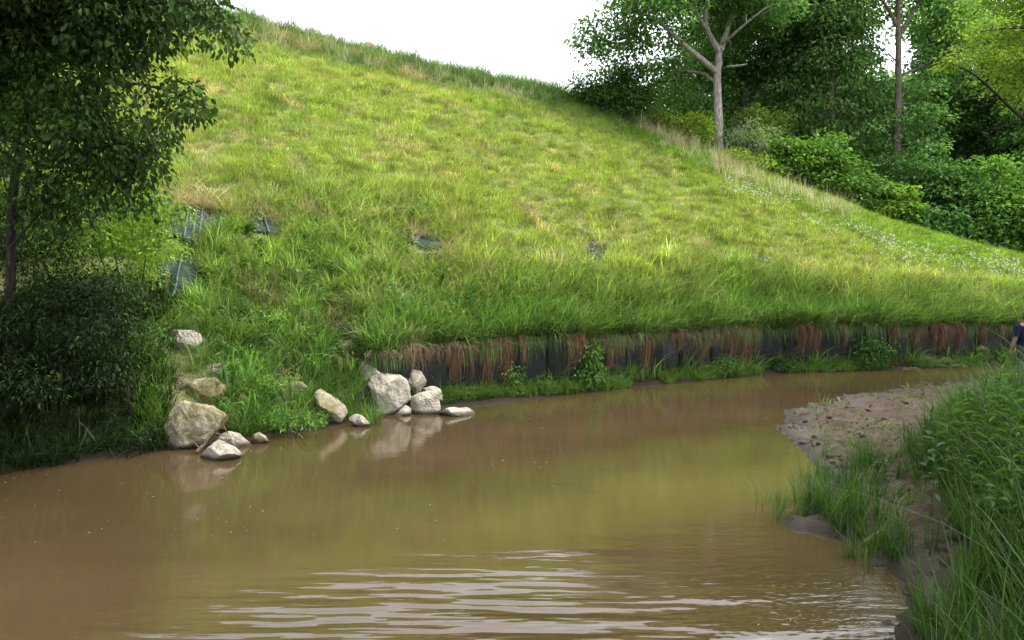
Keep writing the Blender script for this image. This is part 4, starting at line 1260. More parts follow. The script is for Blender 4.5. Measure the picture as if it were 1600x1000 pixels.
# driftwood
def stick(name, pts, rad, mat, twigs, label):
    b = np.array(pts[0]); mb = MB()
    q = np.array(pts) - b
    tt = np.linspace(0, 1, len(q)); ti = np.linspace(0, 1, 12)
    c = np.column_stack([np.interp(ti, tt, q[:, i]) for i in range(3)]); c[1:-1] += rng.normal(0, .008, c[1:-1].shape)
    mb.tube(c, np.linspace(rad, rad * .4, 12), 8)
    for (f, dv) in twigs:
        a = np.array([np.interp(f, ti, c[:, i]) for i in range(3)]); e_ = a + np.array(dv)
        mb.tube(bezier(a, (a + e_) / 2 + rng.normal(0, .03, 3), e_, 6), np.linspace(rad * .45, rad * .12, 6), 6)
    o = obj(name, mb.mesh(name, mat, True)); o.location = tuple(b)
    tag(o, label, "branch"); return o
d0 = at(322, 706).y - .12
stick("dead_branch", [P(308, 706, d0), P(328, 682, d0 + .1), P(345, 664, d0 + .18), P(362, 640, d0 + .2)], .032, M_TWIG,
      [(.25, (-.28, .0, .02)), (.45, (.26, .1, -.1)), (.6, (.05, .05, .22)), (.1, (-.1, -.05, .15)), (.7, (.12, .0, -.2))], "dark dead branch leaning on the rocks at the left water's edge")
d1 = at(440, 590).y - .15
stick("bare_branch", [P(430, 588, d1), P(446, 583, d1), P(462, 572, d1 - .05), P(477, 556, d1 - .05)], .022, M_DRIFT,
      [(.2, (-.25, 0, .06)), (.35, (.1, -.05, .12)), (.1, (-.18, -.05, -.05)), (.28, (-.15, .05, .1))], "thin pale bare branch lying in the grass above the boulders")
pA, pB = at(1350, 852), at(1402, 826)
stick("driftwood_stick", [Vector(pA) + Vector((0, 0, .03)), Vector(pA).lerp(pB, .5) + Vector((0, 0, .06)), Vector(pB) + Vector((0, 0, .06))], .026, M_DRIFT, [], "short yellowish stick lying on the mud beside the water grass")

# yellow marker on the skyline
mp = at(575, 84) if at(575, 84) is not None else P(575, 84, 33)
mk = empty("marker_post", (mp.x, mp.y, drop(mp.x, mp.y)))
zt = P(575, 66, mp.y).z - mk.location.z; zb_ = P(575, 72.5, mp.y).z - mk.location.z
mb = MB(); mb.tube([(0, .02, -.2), (0, .02, zt * .5), (0, .02, zt - .02)], [.018, .018, .018], 8)
obj("post", mb.mesh("post", M_PALEY, True), mk)
def plate(x0, x1, bend, mat, nm):
    xs = np.linspace(x0, x1, 6); V = []
    for yoff in (0, .02):
        for x in xs:
            for z in (zb_, zt): V.append((x, -.03 + bend * x * x + yoff, z - .12 * x))
    bm = bmesh.new(); vs = [bm.verts.new(v) for v in V]; k = 12
    for i in range(5):
        bm.faces.new((vs[2 * i], vs[2 * i + 2], vs[2 * i + 3], vs[2 * i + 1])); bm.faces.new((vs[k + 2 * i], vs[k + 2 * i + 1], vs[k + 2 * i + 3], vs[k + 2 * i + 2]))
        bm.faces.new((vs[2 * i + 1], vs[2 * i + 3], vs[k + 2 * i + 3], vs[k + 2 * i + 1])); bm.faces.new((vs[2 * i], vs[k + 2 * i], vs[k + 2 * i + 2], vs[2 * i + 2]))
    bm.faces.new((vs[0], vs[1], vs[k + 1], vs[k])); bm.faces.new((vs[10], vs[k + 10], vs[k + 11], vs[11]))
    me = bpy.data.meshes.new(nm); bm.to_mesh(me); bm.free(); me.materials.append(mat)
    return obj(nm, me, mk)
pl_ = plate(-.12, -.035, 2.0, M_YELLOW, "panel"); plate(-.033, .033, 2.0, M_PALEY, "panel_stripe"); plate(.035, .12, 2.0, M_YELLOW, "panel")
tag(mk, "small yellow marker sign with a pale stripe on the hill's skyline", "marker sign")
# ------------------------------------------------------------------ trees
DK = (0.085, 0.181, 0.057); MD = (0.131, 0.256, 0.069); YGN = (.15, .215, .026); BRT = (.085, .18, .03); GRY = (.12, .165, .10)
def ground_at(px, py, d):
    p = P(px, py, d); return (p.x, p.y, drop(p.x, p.y))
def limbsP(base, lst):
    """lst of (list of (px,py,d), list of radii)"""
    return [([tuple(P(a, b, c)) for a, b, c in pts], rad) for pts, rad in lst]

# A: the grey-barked tree on the crest
D = 33.0
b = ground_at(1122, 238, D); bz = b[2]
lim = [([(b[0], b[1], bz - .3), tuple(P(1122, 190, D)), tuple(P(1121, 130, D)), tuple(P(1122, 100, D)), tuple(P(1124, 80, D))], [.27, .205, .18, .17, .14])]
lim += limbsP(b, [([(1124, 82, D), (1112, 62, D), (1101, 40, D - .2), (1104, 10, D - .5), (1112, -40, D - .8), (1108, -110, D)], [.16, .13, .12, .09, .06, .03]),
                  ([(1101, 42, D - .2), (1090, 22, D - .6), (1066, -8, D - 1.2), (1040, -60, D - 1.5)], [.10, .085, .06, .03]),
                  ([(1125, 80, D), (1136, 50, D + .3), (1146, 10, D + .5), (1160, -40, D + .6), (1180, -110, D)], [.16, .12, .10, .07, .03]),
                  ([(1128, 68, D), (1146, 55, D - .6), (1162, 38, D - 1.2), (1200, 10, D - 1.6)], [.09, .07, .05, .03]),
                  ([(1119, 112, D), (1090, 88, D - .6), (1064, 66, D - 1.1), (1040, 42, D - 1.5), (1010, 20, D - 1.6), (975, 18, D - 1.4)], [.15, .13, .11, .08, .05, .025]),
                  ([(1119, 128, D), (1098, 112, D + .6), (1068, 113, D + 1), (1040, 103, D + 1.2), (1000, 112, D + 1.2), (965, 120, D + 1.2)], [.09, .075, .06, .05, .035, .02]),
                  ([(1136, 104, D), (1150, 103, D - .3), (1168, 100, D - .5)], [.06, .05, .035])])
lob = lobesP([(922, 62, 16, -1), (918, 40, 14, -1), (962, 95, 26, 0, .6), (928, 20, 20, -1), (945, 55, 34, -1), (985, 30, 50, -1), (1030, 5, 60, -2), (930, 75, 14, -1, .7), (985, 85, 46, 0), (1035, 70, 40, 1), (1000, 118, 36, 1, .5), (948, 112, 18, 0, 1.1), (1050, 125, 40, 1.5, .6),
              (1085, -50, 80, 0), (990, -50, 60, 0), (1160, -60, 90, 0), (1090, 30, 40, 2), (1170, 20, 55, 1.5), (1200, -10, 50, -1), (1075, 150, 22, 1.6, .5), (1150, 70, 26, 1.8), (1010, 160, 20, 2.5, .8)], D)
make_tree("grey_barked_tree", "tall tree with pale grey trunk and spreading limbs standing alone on the hill crest", "tree", b, lim, lob, 2.4, .46, 50, .22, (.088, .178, .05), DK, M_BARK_GREY, droop=.45, tip=.022)

def simple_tree(px, pyb, d, trunk_top, r0, lobes, name, label, density=2.0, rc=.62, n_per=62, leafL=.25, c=DK, alt=MD, bark=M_BARK_BROWN, group=None, limbs=(), droop=.35, **kw):
    b = ground_at(px, pyb, d)
    tx, ty = trunk_top
    p0 = np.array((b[0], b[1], b[2] - .3)); p2 = np.array(P(tx, ty, d)); p1 = (p0 + p2) / 2 + rng.normal(0, .12, 3)
    lim = [([tuple(p0), tuple(p0 * .6 + p1 * .4), tuple(p1), tuple(p2)], [r0 * 1.25, r0, r0 * .8, r0 * .3])]
    lim += limbsP(b, limbs)
    return make_tree(name, label, "tree", b, lim, lobesP(lobes, d), density, rc, n_per, leafL, c, alt, bark, group, droop=droop, tip=.025, **kw)

FOREST = "broadleaf trees behind the hill crest"
simple_tree(1166, 215, 38, (1170, 120), .42, [(1060, 175, 60, 0, .7), (1020, 160, 34, 0), (1110, 120, 70, 1), (1190, 40, 90, 0), (1270, 30, 70, 0), (1230, 120, 60, 2), (1330, 20, 50, 0), (1250, -60, 110), (1150, 180, 40, 2), (1120, 60, 50, 3), (1210, 170, 50, 3)],
            "oak_tree", "broad dark oak with forked trunk right behind the grey-barked tree", group=FOREST, limbs=[
            ([(1166, 190, 38), (1162, 140, 38), (1150, 90, 38), (1140, 30, 38)], [.28, .22, .14, .06]), ([(1168, 185, 38), (1190, 130, 38), (1225, 80, 38), (1280, 30, 38)], [.25, .17, .12, .05]),
            ([(1164, 190, 38), (1140, 165, 38), (1100, 150, 38), (1050, 160, 38)], [.16, .12, .08, .04])])
simple_tree(1300, 260, 36, (1300, 0), .24, [(1290, 60, 62), (1250, 110, 48), (1320, 110, 55), (1265, 170, 50), (1225, 150, 34), (1320, 180, 50), (1290, 210, 40), (1240, 210, 32), (1300, 0, 60), (1355, 90, 24), (1360, 140, 20)],
            "hickory_tree", "dense dark drooping tree left of the tall straight trunk", 1.5, .50, 70, .26, (.080, .160, .050), (.12, .22, .06), group=FOREST, droop=.6, aspect=.42)
simple_tree(1398, 330, 35, (1403, -90), .21, [(1375, 200, 30), (1430, 190, 38), (1390, 120, 22), (1440, 20, 46, 1), (1490, 50, 46, 1), (1465, 70, 36, .5), (1440, 110, 36, 1), (1420, 250, 46), (1370, 262, 36), (1460, 60, 34, 1), (1490, 110, 40, 1.5), (1360, -40, 40), (1430, -40, 50), (1480, 0, 40), (1440, 150, 30), (1395, 300, 40)],
            "tall_tree", "tall slim tree with a straight bare trunk and thin open crown", 2.6, .38, 55, .22, (0.106, 0.213, 0.069), MD, group=FOREST, limbs=[
            ([(1401, 40, 35), (1390, 15, 35), (1370, -10, 35), (1350, -60, 35)], [.10, .08, .05, .02]), ([(1402, 60, 35), (1425, 20, 35), (1450, -15, 35), (1480, -50, 35)], [.09, .07, .05, .02]),
            ([(1401, 120, 35), (1440, 105, 35), (1480, 80, 35), (1500, 70, 35)], [.07, .05, .035, .02]), ([(1400, 95, 35), (1390, 85, 35), (1384, 78, 35)], [.04, .03, .015])])
simple_tree(1500, 330, 40, (1510, 30), .25, [(1500, 160, 60), (1460, 210, 50), (1550, 200, 66), (1520, 100, 56), (1590, 140, 50), (1480, 140, 40), (1600, 230, 60), (1540, 20, 50), (1590, 60, 60), (1470, 30, 44), (1540, 250, 50), (1470, 260, 40), (1490, 60, 44)],
            "maple_tree", "mid green full tree right of the tall slim tree", 2.0, .5, 70, .27, (0.078, 0.168, 0.05), MD, group=FOREST)
simple_tree(1440, 330, 46, (1440, 90), .3, [(1440, 170, 80), (1400, 230, 60), (1480, 240, 70), (1380, 170, 50), (1430, 280, 60)],
            "shade_tree", "dark round tree filling the gap behind the tall slim trunk", 1.5, .7, 95, .26, DK, None, group=FOREST)
simple_tree(1030, 250, 48, (1040, 170), .25, [(1050, 190, 50), (1000, 195, 36), (1100, 190, 60), (1150, 200, 60), (1070, 215, 50)],
            "low_tree", "low dark tree showing under the grey-barked tree's limbs", 1.5, .7, 90, .26, (0.062, 0.144, 0.045), DK, group=FOREST)
simple_tree(1250, 260, 50, (1250, 60), .3, [(1220, 150, 80), (1290, 160, 90), (1350, 200, 70), (1200, 220, 60), (1290, 240, 70), (1350, 250, 60)],
            "background_tree", "dark background tree behind the drooping tree", 1.3, .8, 90, .3, (0.062, 0.144, 0.045), DK, group=FOREST)
simple_tree(1620, 330, 50, (1620, 40), .3, [(1600, 180, 90), (1660, 120, 100), (1560, 260, 70), (1640, 280, 80), (1520, 280, 60)],
            "background_tree", "dark background tree at the right edge behind the yellow-green branch", 1.3, .8, 90, .3, DK, MD, group=FOREST)
simple_tree(1690, 330, 36, (1680, 0), .25, [(1650, 180, 70), (1620, 260, 50), (1680, 60, 90), (1600, 290, 40), (1660, 300, 60)],
            "edge_tree", "tree at the far right edge rising behind the shrubs", 1.8, .55, 95, .2, MD, DK, group=FOREST)
# yellow-green branch reaching in at the top right: a tree on the right bank, trunk beyond the frame
d = 17.0
b = ground_at(1800, 470, d)
lim = [([(b[0], b[1], b[2] - .2), tuple(P(1790, 250, d)), tuple(P(1770, 100, d)), tuple(P(1760, -150, d))], [.22, .17, .14, .06])]
lim += limbsP(b, [([(1782, 260, d), (1680, 235, d - .3), (1600, 190, d - .6), (1565, 155, d - .8), (1530, 120, d - 1), (1490, 98, d - 1), (1455, 95, d - 1)], [.07, .05, .038, .03, .02, .014, .008]),
                  ([(1565, 155, d - .8), (1520, 152, d - .9), (1480, 160, d - 1)], [.018, .012, .007]),
                  ([(1780, 230, d), (1700, 190, d), (1620, 180, d), (1560, 200, d), (1530, 205, d)], [.06, .04, .025, .015, .008]),
                  ([(1772, 110, d), (1680, 60, d - .5), (1600, 40, d - 1), (1530, 50, d - 1)], [.09, .06, .035, .012]),
                  ([(1765, 0, d), (1680, -40, d), (1600, -60, d)], [.08, .05, .02])])
lob = lobesP([(1570, 60, 50, -.6), (1530, 40, 36, -.8), (1600, 110, 50, 0), (1545, 100, 34, -.8), (1620, 40, 60), (1575, 0, 50), (1540, -30, 40), (1660, 100, 60), (1700, 20, 80), (1640, -60, 80), (1590, 150, 24, -.3, .6), (1520, 75, 22, -.8, .7), (1500, 92, 10, -1, .8),
              (1760, -80, 110), (1850, 0, 120), (1820, 120, 90)], d)
ovr = lobe_points([((6.5, 3.0, 7.5), (2.4, 2.4, 1.2)), ((8.5, 6.0, 7.8), (2.6, 2.6, 1.2)), ((10.5, 8.5, 8.2), (2.4, 2.4, 1.2))], 9)  # unseen crown lobes added over the right bank to shade it
make_tree("overhanging_tree", "yellow-green leafy branches reaching in at the top right from a tree beyond the frame", "tree", b, lim, lob, 9, .24, 100, .085, (.175, .275, .035), (.13, .22, .04), M_BARK_DARK, droop=.35, tip=.008, flat=.35, cvar=.1, extra=ovr)

# ------------------------------------------------------------------ shrubs
def make_shrub(name, label, base, lobes, density, rc, n_per, leafL, c, alt, group=None, aspect=.5, template=LEAF_RHOMB, mat=None, droop=.35, flat=.55, stems=5, rs=.03, bark=None, shell=.35, tip=.01, cat="shrub", cvar=.16):
    root = empty(name, base); b = np.array(base)
    cl = lobe_points(lobes, density, shell)
    cl = cl[cl[:, 2] > b[2] - .6]
    lim = []
    for k in range(stems):
        tgt = cl[rng.integers(len(cl))]
        a = b + np.array([rng.normal(0, .12), rng.normal(0, .12), -.1])
        lim.append((bezier(a - b, (a + tgt) / 2 - b + np.array([0, 0, .3]), tgt - b, 5), np.linspace(rs, rs * .3, 5)))
    obj("stem", branch_mesh("stem", lim, cl - b, bark or M_BARK_DARK, tip=tip, sides=5), root)
    obj("foliage", leaf_cloud(cl - b, rc, n_per, leafL, aspect, template, c, alt, "foliage", mat or M_FARLEAF, droop, flat, cvar=cvar), root)
    tag(root, label, cat, group); return root
def shrubP(px, py, d, lobes, name, label, density=5, rc=.35, n_per=80, leafL=.17, c=BRT, alt=MD, **kw):
    b = ground_at(px, py, d)
    g_ = np.random.default_rng(int(px))
    ex = [(a + g_.normal(0, r * .75), q - abs(g_.normal(0, r * .95)), r * g_.uniform(.2, .42), 0, g_.uniform(.6, 1.5)) for (a, q, r, *_) in lobes for _k in range(3)]
    return make_shrub(name, label, b, lobesP(lobes, d) + lobesP(ex, d), density, rc, n_per, leafL, c, alt, **kw)
shrubP(960, 180, 33.2, [(930, 150, 22), (955, 148, 28), (985, 155, 26), (940, 168, 22), (985, 175, 22)], "dark_bush", "dark round bush on the skyline left of the grey-barked tree", 14, c=(.05, .12, .032), alt=(.10, .18, .035))
shrubP(1085, 222, 32.6, [(1080, 205, 18), (1092, 215, 16), (1070, 215, 14), (1085, 190, 9)], "yellow_bush", "small yellow-green bush just left of the grey trunk", 18, .3, 70, .14, c=(.22, .32, .04), alt=YGN)
shrubP(1035, 190, 33.0, [(1030, 185, 8), (1032, 178, 6, 0, 1.6)], "sapling", "slim yellow-green sapling between the dark bush and the grey trunk", 14, .2, 50, .11, c=YGN, alt=BRT)
shrubP(1160, 250, 32.0, [(1172, 226, 20), (1186, 214, 16), (1164, 236, 13)], "silvery_bush", "silvery grey-green bush just right of the grey trunk", 18, .28, 70, .11, c=(.19, .25, .15), alt=(.12, .19, .07))
shrubP(1185, 235, 33.5, [(1182, 190, 14, 0, 1.5), (1195, 215, 18), (1175, 180, 8)], "upright_bush", "upright dull green bush rising behind the silvery bush", 16, .3, 70, .12, c=(.09, .16, .03), alt=YGN)
shrubP(1160, 275, 31.0, [(1158, 258, 18), (1145, 266, 14), (1176, 265, 14)], "lime_bush", "low lime green bush below the silvery bush", 18, .26, 70, .1, c=(.22, .31, .04), alt=YGN)
SH = "shrubs along the wood's edge"
row = [(1225, 285, 32.5, [(1225, 258, 26), (1210, 270, 18)], (.09, .175, .03), "mid green shrub at the upper end of the shrub row"),
       (1258, 300, 32.5, [(1255, 265, 28), (1250, 248, 14, 0, 1.3), (1270, 285, 22)], (.10, .20, .03), "bright pointed shrub near the upper end of the row"),
       (1300, 318, 32.5, [(1300, 275, 32), (1305, 250, 14, 0, 1.4), (1290, 300, 24)], (.085, .175, .03), "bushy green shrub with a pointed top in mid row"),
       (1345, 340, 33, [(1345, 300, 36), (1330, 325, 26), (1365, 320, 30)], (.07, .15, .03), "wide mid green shrub left of the straight trunk"),
       (1400, 352, 32, [(1395, 345, 20), (1410, 335, 14), (1418, 330, 10, 0, .5)], (.13, .235, .03), "small bright lime shrub with drooping sprays below the straight trunk"),
       (1420, 365, 33.5, [(1420, 335, 34), (1445, 350, 28)], (.055, .125, .03), "dark shrub right of the small lime shrub"),
       (1490, 370, 33, [(1480, 300, 48, 0, .5), (1500, 320, 50, 0, .55), (1455, 310, 30, 0, .6), (1490, 350, 40)], (.06, .14, .032), "wide layered shrub under the mid green tree"),
       (1540, 385, 31, [(1540, 372, 22), (1515, 375, 20), (1560, 378, 18)], (.07, .16, .035), "low shrub at the foot of the layered shrub"),
       (1570, 385, 31.5, [(1565, 320, 34), (1585, 350, 36), (1555, 350, 26), (1575, 295, 20)], (.10, .205, .032), "tall bright shrub at the right end of the row"),
       (1610, 390, 31, [(1600, 340, 36), (1620, 370, 40), (1590, 378, 22)], (.085, .175, .03), "leafy shrub cut by the right edge of the picture"),
       (1470, 378, 31.5, [(1465, 365, 20), (1490, 372, 20), (1440, 362, 16)], (.06, .14, .035), "low dark shrub in front of the layered shrub"),
       (1190, 272, 32.2, [(1190, 262, 20), (1205, 275, 14)], (.12, .205, .03), "small yellowish shrub between the lime bush and the row")]
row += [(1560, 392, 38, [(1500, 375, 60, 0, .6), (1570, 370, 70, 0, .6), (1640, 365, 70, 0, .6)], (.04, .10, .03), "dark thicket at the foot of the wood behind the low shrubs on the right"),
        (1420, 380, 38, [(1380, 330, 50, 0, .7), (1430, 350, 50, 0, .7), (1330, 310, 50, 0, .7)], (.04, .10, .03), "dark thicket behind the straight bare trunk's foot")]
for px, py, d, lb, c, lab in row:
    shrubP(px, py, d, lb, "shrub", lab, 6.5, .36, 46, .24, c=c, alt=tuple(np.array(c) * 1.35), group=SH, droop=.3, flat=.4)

# ------------------------------------------------------------------ the near tree on the left bank
d = 10.2
d = 10.6
b = ground_at(14, 455, d + .6)
lim = [([(b[0], b[1], b[2] - .2), tuple(P(14, 370, d)), tuple(P(24, 270, d)), tuple(P(38, 190, d)), tuple(P(75, 90, d - .2)), tuple(P(105, -20, d - .3)), tuple(P(120, -200, d - .3))], [.075, .068, .062, .056, .05, .04, .02])]
lim += limbsP(b, [([(60, 120, d - .1), (110, 60, d - .5), (160, 20, d - .8), (240, 5, d - 1.2), (310, 0, d - 1.5), (350, 25, d - 1.6)], [.04, .034, .03, .02, .012, .006]),
                  ([(45, 175, d), (110, 140, d - .5), (170, 125, d - .9), (230, 130, d - 1.1), (290, 150, d - 1.2), (325, 165, d - 1.2)], [.035, .03, .022, .016, .01, .005]),
                  ([(32, 230, d), (100, 210, d - .3), (160, 215, d - .6), (215, 240, d - .7), (245, 275, d - .7)], [.03, .022, .016, .01, .005]),
                  ([(30, 240, d), (0, 200, d - .4), (-60, 150, d - .6)], [.03, .022, .012]),
                  ([(12, 380, d), (40, 300, d + .1), (70, 240, d), (95, 180, d)], [.03, .024, .018, .01]),
                  ([(14, 390, d), (60, 330, d - .2), (110, 300, d - .3)], [.02, .014, .008]),
                  ([(90, 30, d - .3), (150, -60, d - 1), (230, -110, d - 1.4)], [.04, .03, .015])])
lob = lobesP([(40, 50, 90, -.2), (120, 90, 75, -.6), (190, 60, 70, -.9), (250, 40, 55, -1.2), (300, 15, 36, -1.4), (335, 25, 24, -1.5, 1), (355, 45, 11, -1.6, 1.6), (240, 130, 45, -1.1), (285, 140, 30, -1.2), (308, 160, 13, -1.2, 1),
              (170, 160, 60, -.7), (80, 170, 70, -.2), (20, 180, 60, 0), (200, 215, 45, -.7), (245, 190, 26, -.9), (140, 240, 55, -.4), (235, 250, 22, -.7, 1), (200, 280, 30, -.6), (90, 260, 40, -.2), (150, 290, 28, -.4), (215, 310, 14, -.5, 1),
              (20, 100, 60, .4), (100, 0, 90, -.3), (200, -50, 90, -1), (290, -60, 60, -1.3), (80, -130, 120, 0), (-80, 60, 110, 0), (-60, 190, 80, 0), (-40, -100, 130, 0), (-160, -40, 120, .2), (220, -170, 110, -.6), (60, -240, 120, .2)], d)
lob += lobesP([(60, -60, 110, -1.2), (160, -120, 110, -1.5), (-40, -20, 110, -1.2), (180, 30, 60, -1.4), (110, 30, 70, -1.0), (110, 150, 60, -1.0), (50, 240, 50, -.6), (60, 300, 40, -.2), (150, 200, 50, -.9), (180, 250, 40, -.8), (110, 210, 60, -.5), (160, 260, 50, -.3), (80, 310, 55, 0), (130, 320, 45, .2), (190, 230, 40, -.2), (225, 215, 28, -.6)], d)
make_tree("leaning_tree", "dark leafy tree leaning over the left bank with drooping oval leaves", "tree", b, lim, lob, 17, .17, 66, .092, (.028, .062, .013), (.085, .155, .028), M_BARK_DARK, template=LEAF_OVATE, aspect=.62,
          leafmat=M_LEAF, droop=.75, flat=.8, tip=.004, shell=.2, cvar=.12)
# a second crown outside the frame on the left, unseen and added to shade the bank
b2 = ground_at(-420, 430, 11.5)
lob2 = lobesP([(-420, -100, 220), (-300, -260, 230, -1), (-150, -380, 200, -.5), (-520, 60, 180), (-280, 60, 120, 1.5), (-200, 180, 110, 1), (-60, -330, 180, -1.5), (60, -420, 180, -1.2)], 11.5)
make_tree("unseen_shade_tree", "unseen dense tree added beyond the left edge to shade the bank", "tree", b2, [([(b2[0], b2[1], b2[2] - .2), tuple(P(-420, 200, 11.5)), tuple(P(-380, -200, 11.5))], [.2, .16, .08])], lob2, 3.4, .4, 80, .16, (.026, .058, .014), (.04,.09,.02), M_BARK_DARK,
          leafmat=M_LEAF, template=LEAF_RHOMB, droop=.5, tip=.01)
# bushes behind it and under it
LB = "bushes on the left bank"
def nb_(px, py, d, lobes, name, label, density, rc, n_per, L, c, alt, template=LEAF_LANCE, aspect=.42, **kw):
    b = ground_at(px, py, d)
    return make_shrub(name, label, b, lobesP(lobes, d), density, rc, n_per, L, c, alt, LB, aspect, template, M_LEAF, tip=.004, rs=.018, **kw)
nb_(200, 470, 12.6, [(215, 330, 60), (150, 350, 60), (245, 300, 28), (240, 350, 26), (190, 400, 60), (222, 395, 36), (120, 390, 60), (250, 270, 16), (170, 300, 40), (268, 330, 9), (262, 388, 10)], "bright_bush", "bright yellow-green bush, tinted to look lit, behind the leaning tree's crown",
    13, .20, 70, .085, (.16, .28, .035), (.22, .32, .04))  # raised tint paints the lit look into the leaves
nb_(40, 440, 13.5, [(20, 340, 70), (70, 360, 60), (-20, 280, 80), (110, 320, 50), (40, 250, 60), (60, 120, 80), (0, 60, 80), (120, 60, 60), (-40, 160, 80)], "tall_bush", "tall mid green bush behind the leaning trunk at the left edge",
    6, .28, 70, .10, (.075, .15, .026), (.12, .21, .03))
_g = np.random.default_rng(5)
db = [(_g.uniform(-90, 225), 405 + 205 * _g.random(), _g.uniform(18, 44), _g.normal(0, .35)) for _ in range(46)]
db = [q for q in db if q[1] > 400 + .10 * max(0, q[0] - 60) and not (q[0] > 190 and q[2] > 30)] + [(40, 390, 44, .3), (100, 400, 38, .3), (-10, 370, 54, .3), (20, 345, 40, .4), (70, 355, 36, .4), (140, 420, 30, .3), (190, 440, 26, .2), (110, 375, 24, .4), (60, 440, 40, .2), (140, 470, 40, .2), (20, 500, 50, .2), (100, 540, 46, .3), (0, 590, 40, .2), (200, 500, 26, .1), (60, 610, 34, 0), (130, 600, 30, 0)]
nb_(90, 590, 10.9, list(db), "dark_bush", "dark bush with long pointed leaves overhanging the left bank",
    26, .21, 60, .085, (.010, .023, .006), (.036, .075, .017), aspect=.36, cvar=.55)  # very dark tints paint in the shade; cluster variation imitates lit sprays
nb_(205, 560, 11.3, [(210, 470, 34), (190, 510, 34), (160, 540, 30), (225, 520, 24), (210, 555, 26)], "weedy_shrub", "leafy shrub at the dark bank left of the uppermost boulder",
    14, .17, 60, .08, (.024, .055, .012), (.05, .10, .02))
nb_(440, 610, 12.5, [(425, 580, 26), (400, 600, 22), (445, 600, 16), (410, 640, 20)], "leafy_weed", "bright small-leaved weed patch among the boulders under the thin branch",
    30, .10, 44, .05, (.10, .205, .026), (.15, .25, .03))
nb_(455, 680, 11.8, [(440, 640, 22), (460, 655, 20), (490, 650, 18)], "bank_weed", "weeds at the waterline left of the long mossy slab",
    30, .10, 40, .06, (.065, .145, .026), (.1, .19, .03))

# undergrowth of the dark left bank: one mass, shade put into its tints
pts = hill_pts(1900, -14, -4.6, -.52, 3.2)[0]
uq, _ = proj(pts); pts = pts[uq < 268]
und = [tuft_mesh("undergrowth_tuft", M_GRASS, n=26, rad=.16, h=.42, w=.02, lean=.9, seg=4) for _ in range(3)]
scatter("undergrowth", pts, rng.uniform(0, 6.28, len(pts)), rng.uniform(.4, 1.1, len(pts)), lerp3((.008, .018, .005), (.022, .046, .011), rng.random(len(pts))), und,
        "shade-tinted undergrowth covering the dark left bank", "undergrowth", tilt=rng.normal(0, .2, (len(pts), 2)))
# roots hanging from the cut bank
for k, (px, py, dx, dy) in enumerate([(205, 600, 12, 70), (190, 610, 26, 40), (212, 620, -6, 60), (140, 660, 20, 45)]):
    p = at(px, py); a = np.array(p) + np.array([0, -.25, .05]); e_ = np.array(P(px + dx, py + dy, p.y - .35))
    e_[2] = max(e_[2], .06)
    mb = MB(); mb.tube(bezier((0, 0, 0), (e_ - a) * .5 + np.array([.05, -.12, .12]), e_ - a, 9), np.linspace(.010, .004, 9), 6)
    o = obj("bare_root", mb.mesh("bare_root", M_DRIFT, True)); o.location = tuple(a)
    tag(o, ["long pale root hanging down the dark left bank", "pale root running sideways under the left bank overhang", "thin pale root crossing the long root on the left bank", "short root low on the muddy left bank"][k], "root", "bare roots on the left bank")

# ------------------------------------------------------------------ weeds and vines on the wall
WV = "leafy weeds on the fabric wall"
def vine(px, py_top, py_bot, w, label, c, alt, L=.075, n=34, name="wall_vine"):
    s_ = wall_s(px); xy = st_to_xy(s_, tw(s_) - .24); d = xy[1]
    zt = P(px, py_top, d).z; zb = max(.1, P(px, py_bot, d).z); wm = w / FPX * d
    base = (float(xy[0]), float(xy[1]), .12)
    cl = []
    for _ in range(n):
        f = rng.random(); u = rng.normal(0, .3) * wm
        q = st_to_xy(s_ + u, tw(s_ + u) - .24 - .12 * rng.random()); cl.append((q[0], q[1], zb + (zt - zb) * f))
    cl = np.array(cl); b = np.array(base)
    root = empty(name, base)
    lim = [(bezier((0, 0, 0), (rng.normal(0, .1), -.1, (zt - .1) * .5), np.array((rng.normal(0, .15) * wm, .05, zt - .15)), 6), np.linspace(.008, .003, 6)) for _ in range(3)]
    obj("stem", branch_mesh("stem", lim, cl - b, M_BARK_DARK, tip=.003, sides=5), root)
    obj("foliage", leaf_cloud(cl - b, .11, 22, L, .5, LEAF_LANCE, c, alt, "foliage", M_LEAF, .5, .8), root)
    tag(root, label, "climbing weed", WV)
vine(912, 540, 600, 34, "leafy green weed climbing the wall between two straw bundles left of the bulging panel", (.06, .15, .025), (.1, .2, .03), .10)
vine(1350, 528, 578, 52, "dense dark ivy-like clump covering the wall right of its middle", (.035, .095, .022), (.06, .13, .028), .09, 70)
vine(1122, 560, 590, 44, "low green weed growing at the wall foot right of the bulging panel", (.05, .12, .025), (.08, .16, .03), .07, 30)
vine(792, 575, 612, 16, "thin weed beside the second red-brown bundle from the boulders", (.06, .15, .025), (.09, .18, .03), .07, 12)
vine(840, 590, 620, 30, "low weed at the wall foot below the bare fabric left of the climbing weed", (.05, .12, .025), (.08, .16, .03), .07, 20)
vine(1215, 560, 585, 26, "small weed clump at the wall foot before the wide bare panel", (.045, .11, .022), (.08, .16, .03), .07, 18)

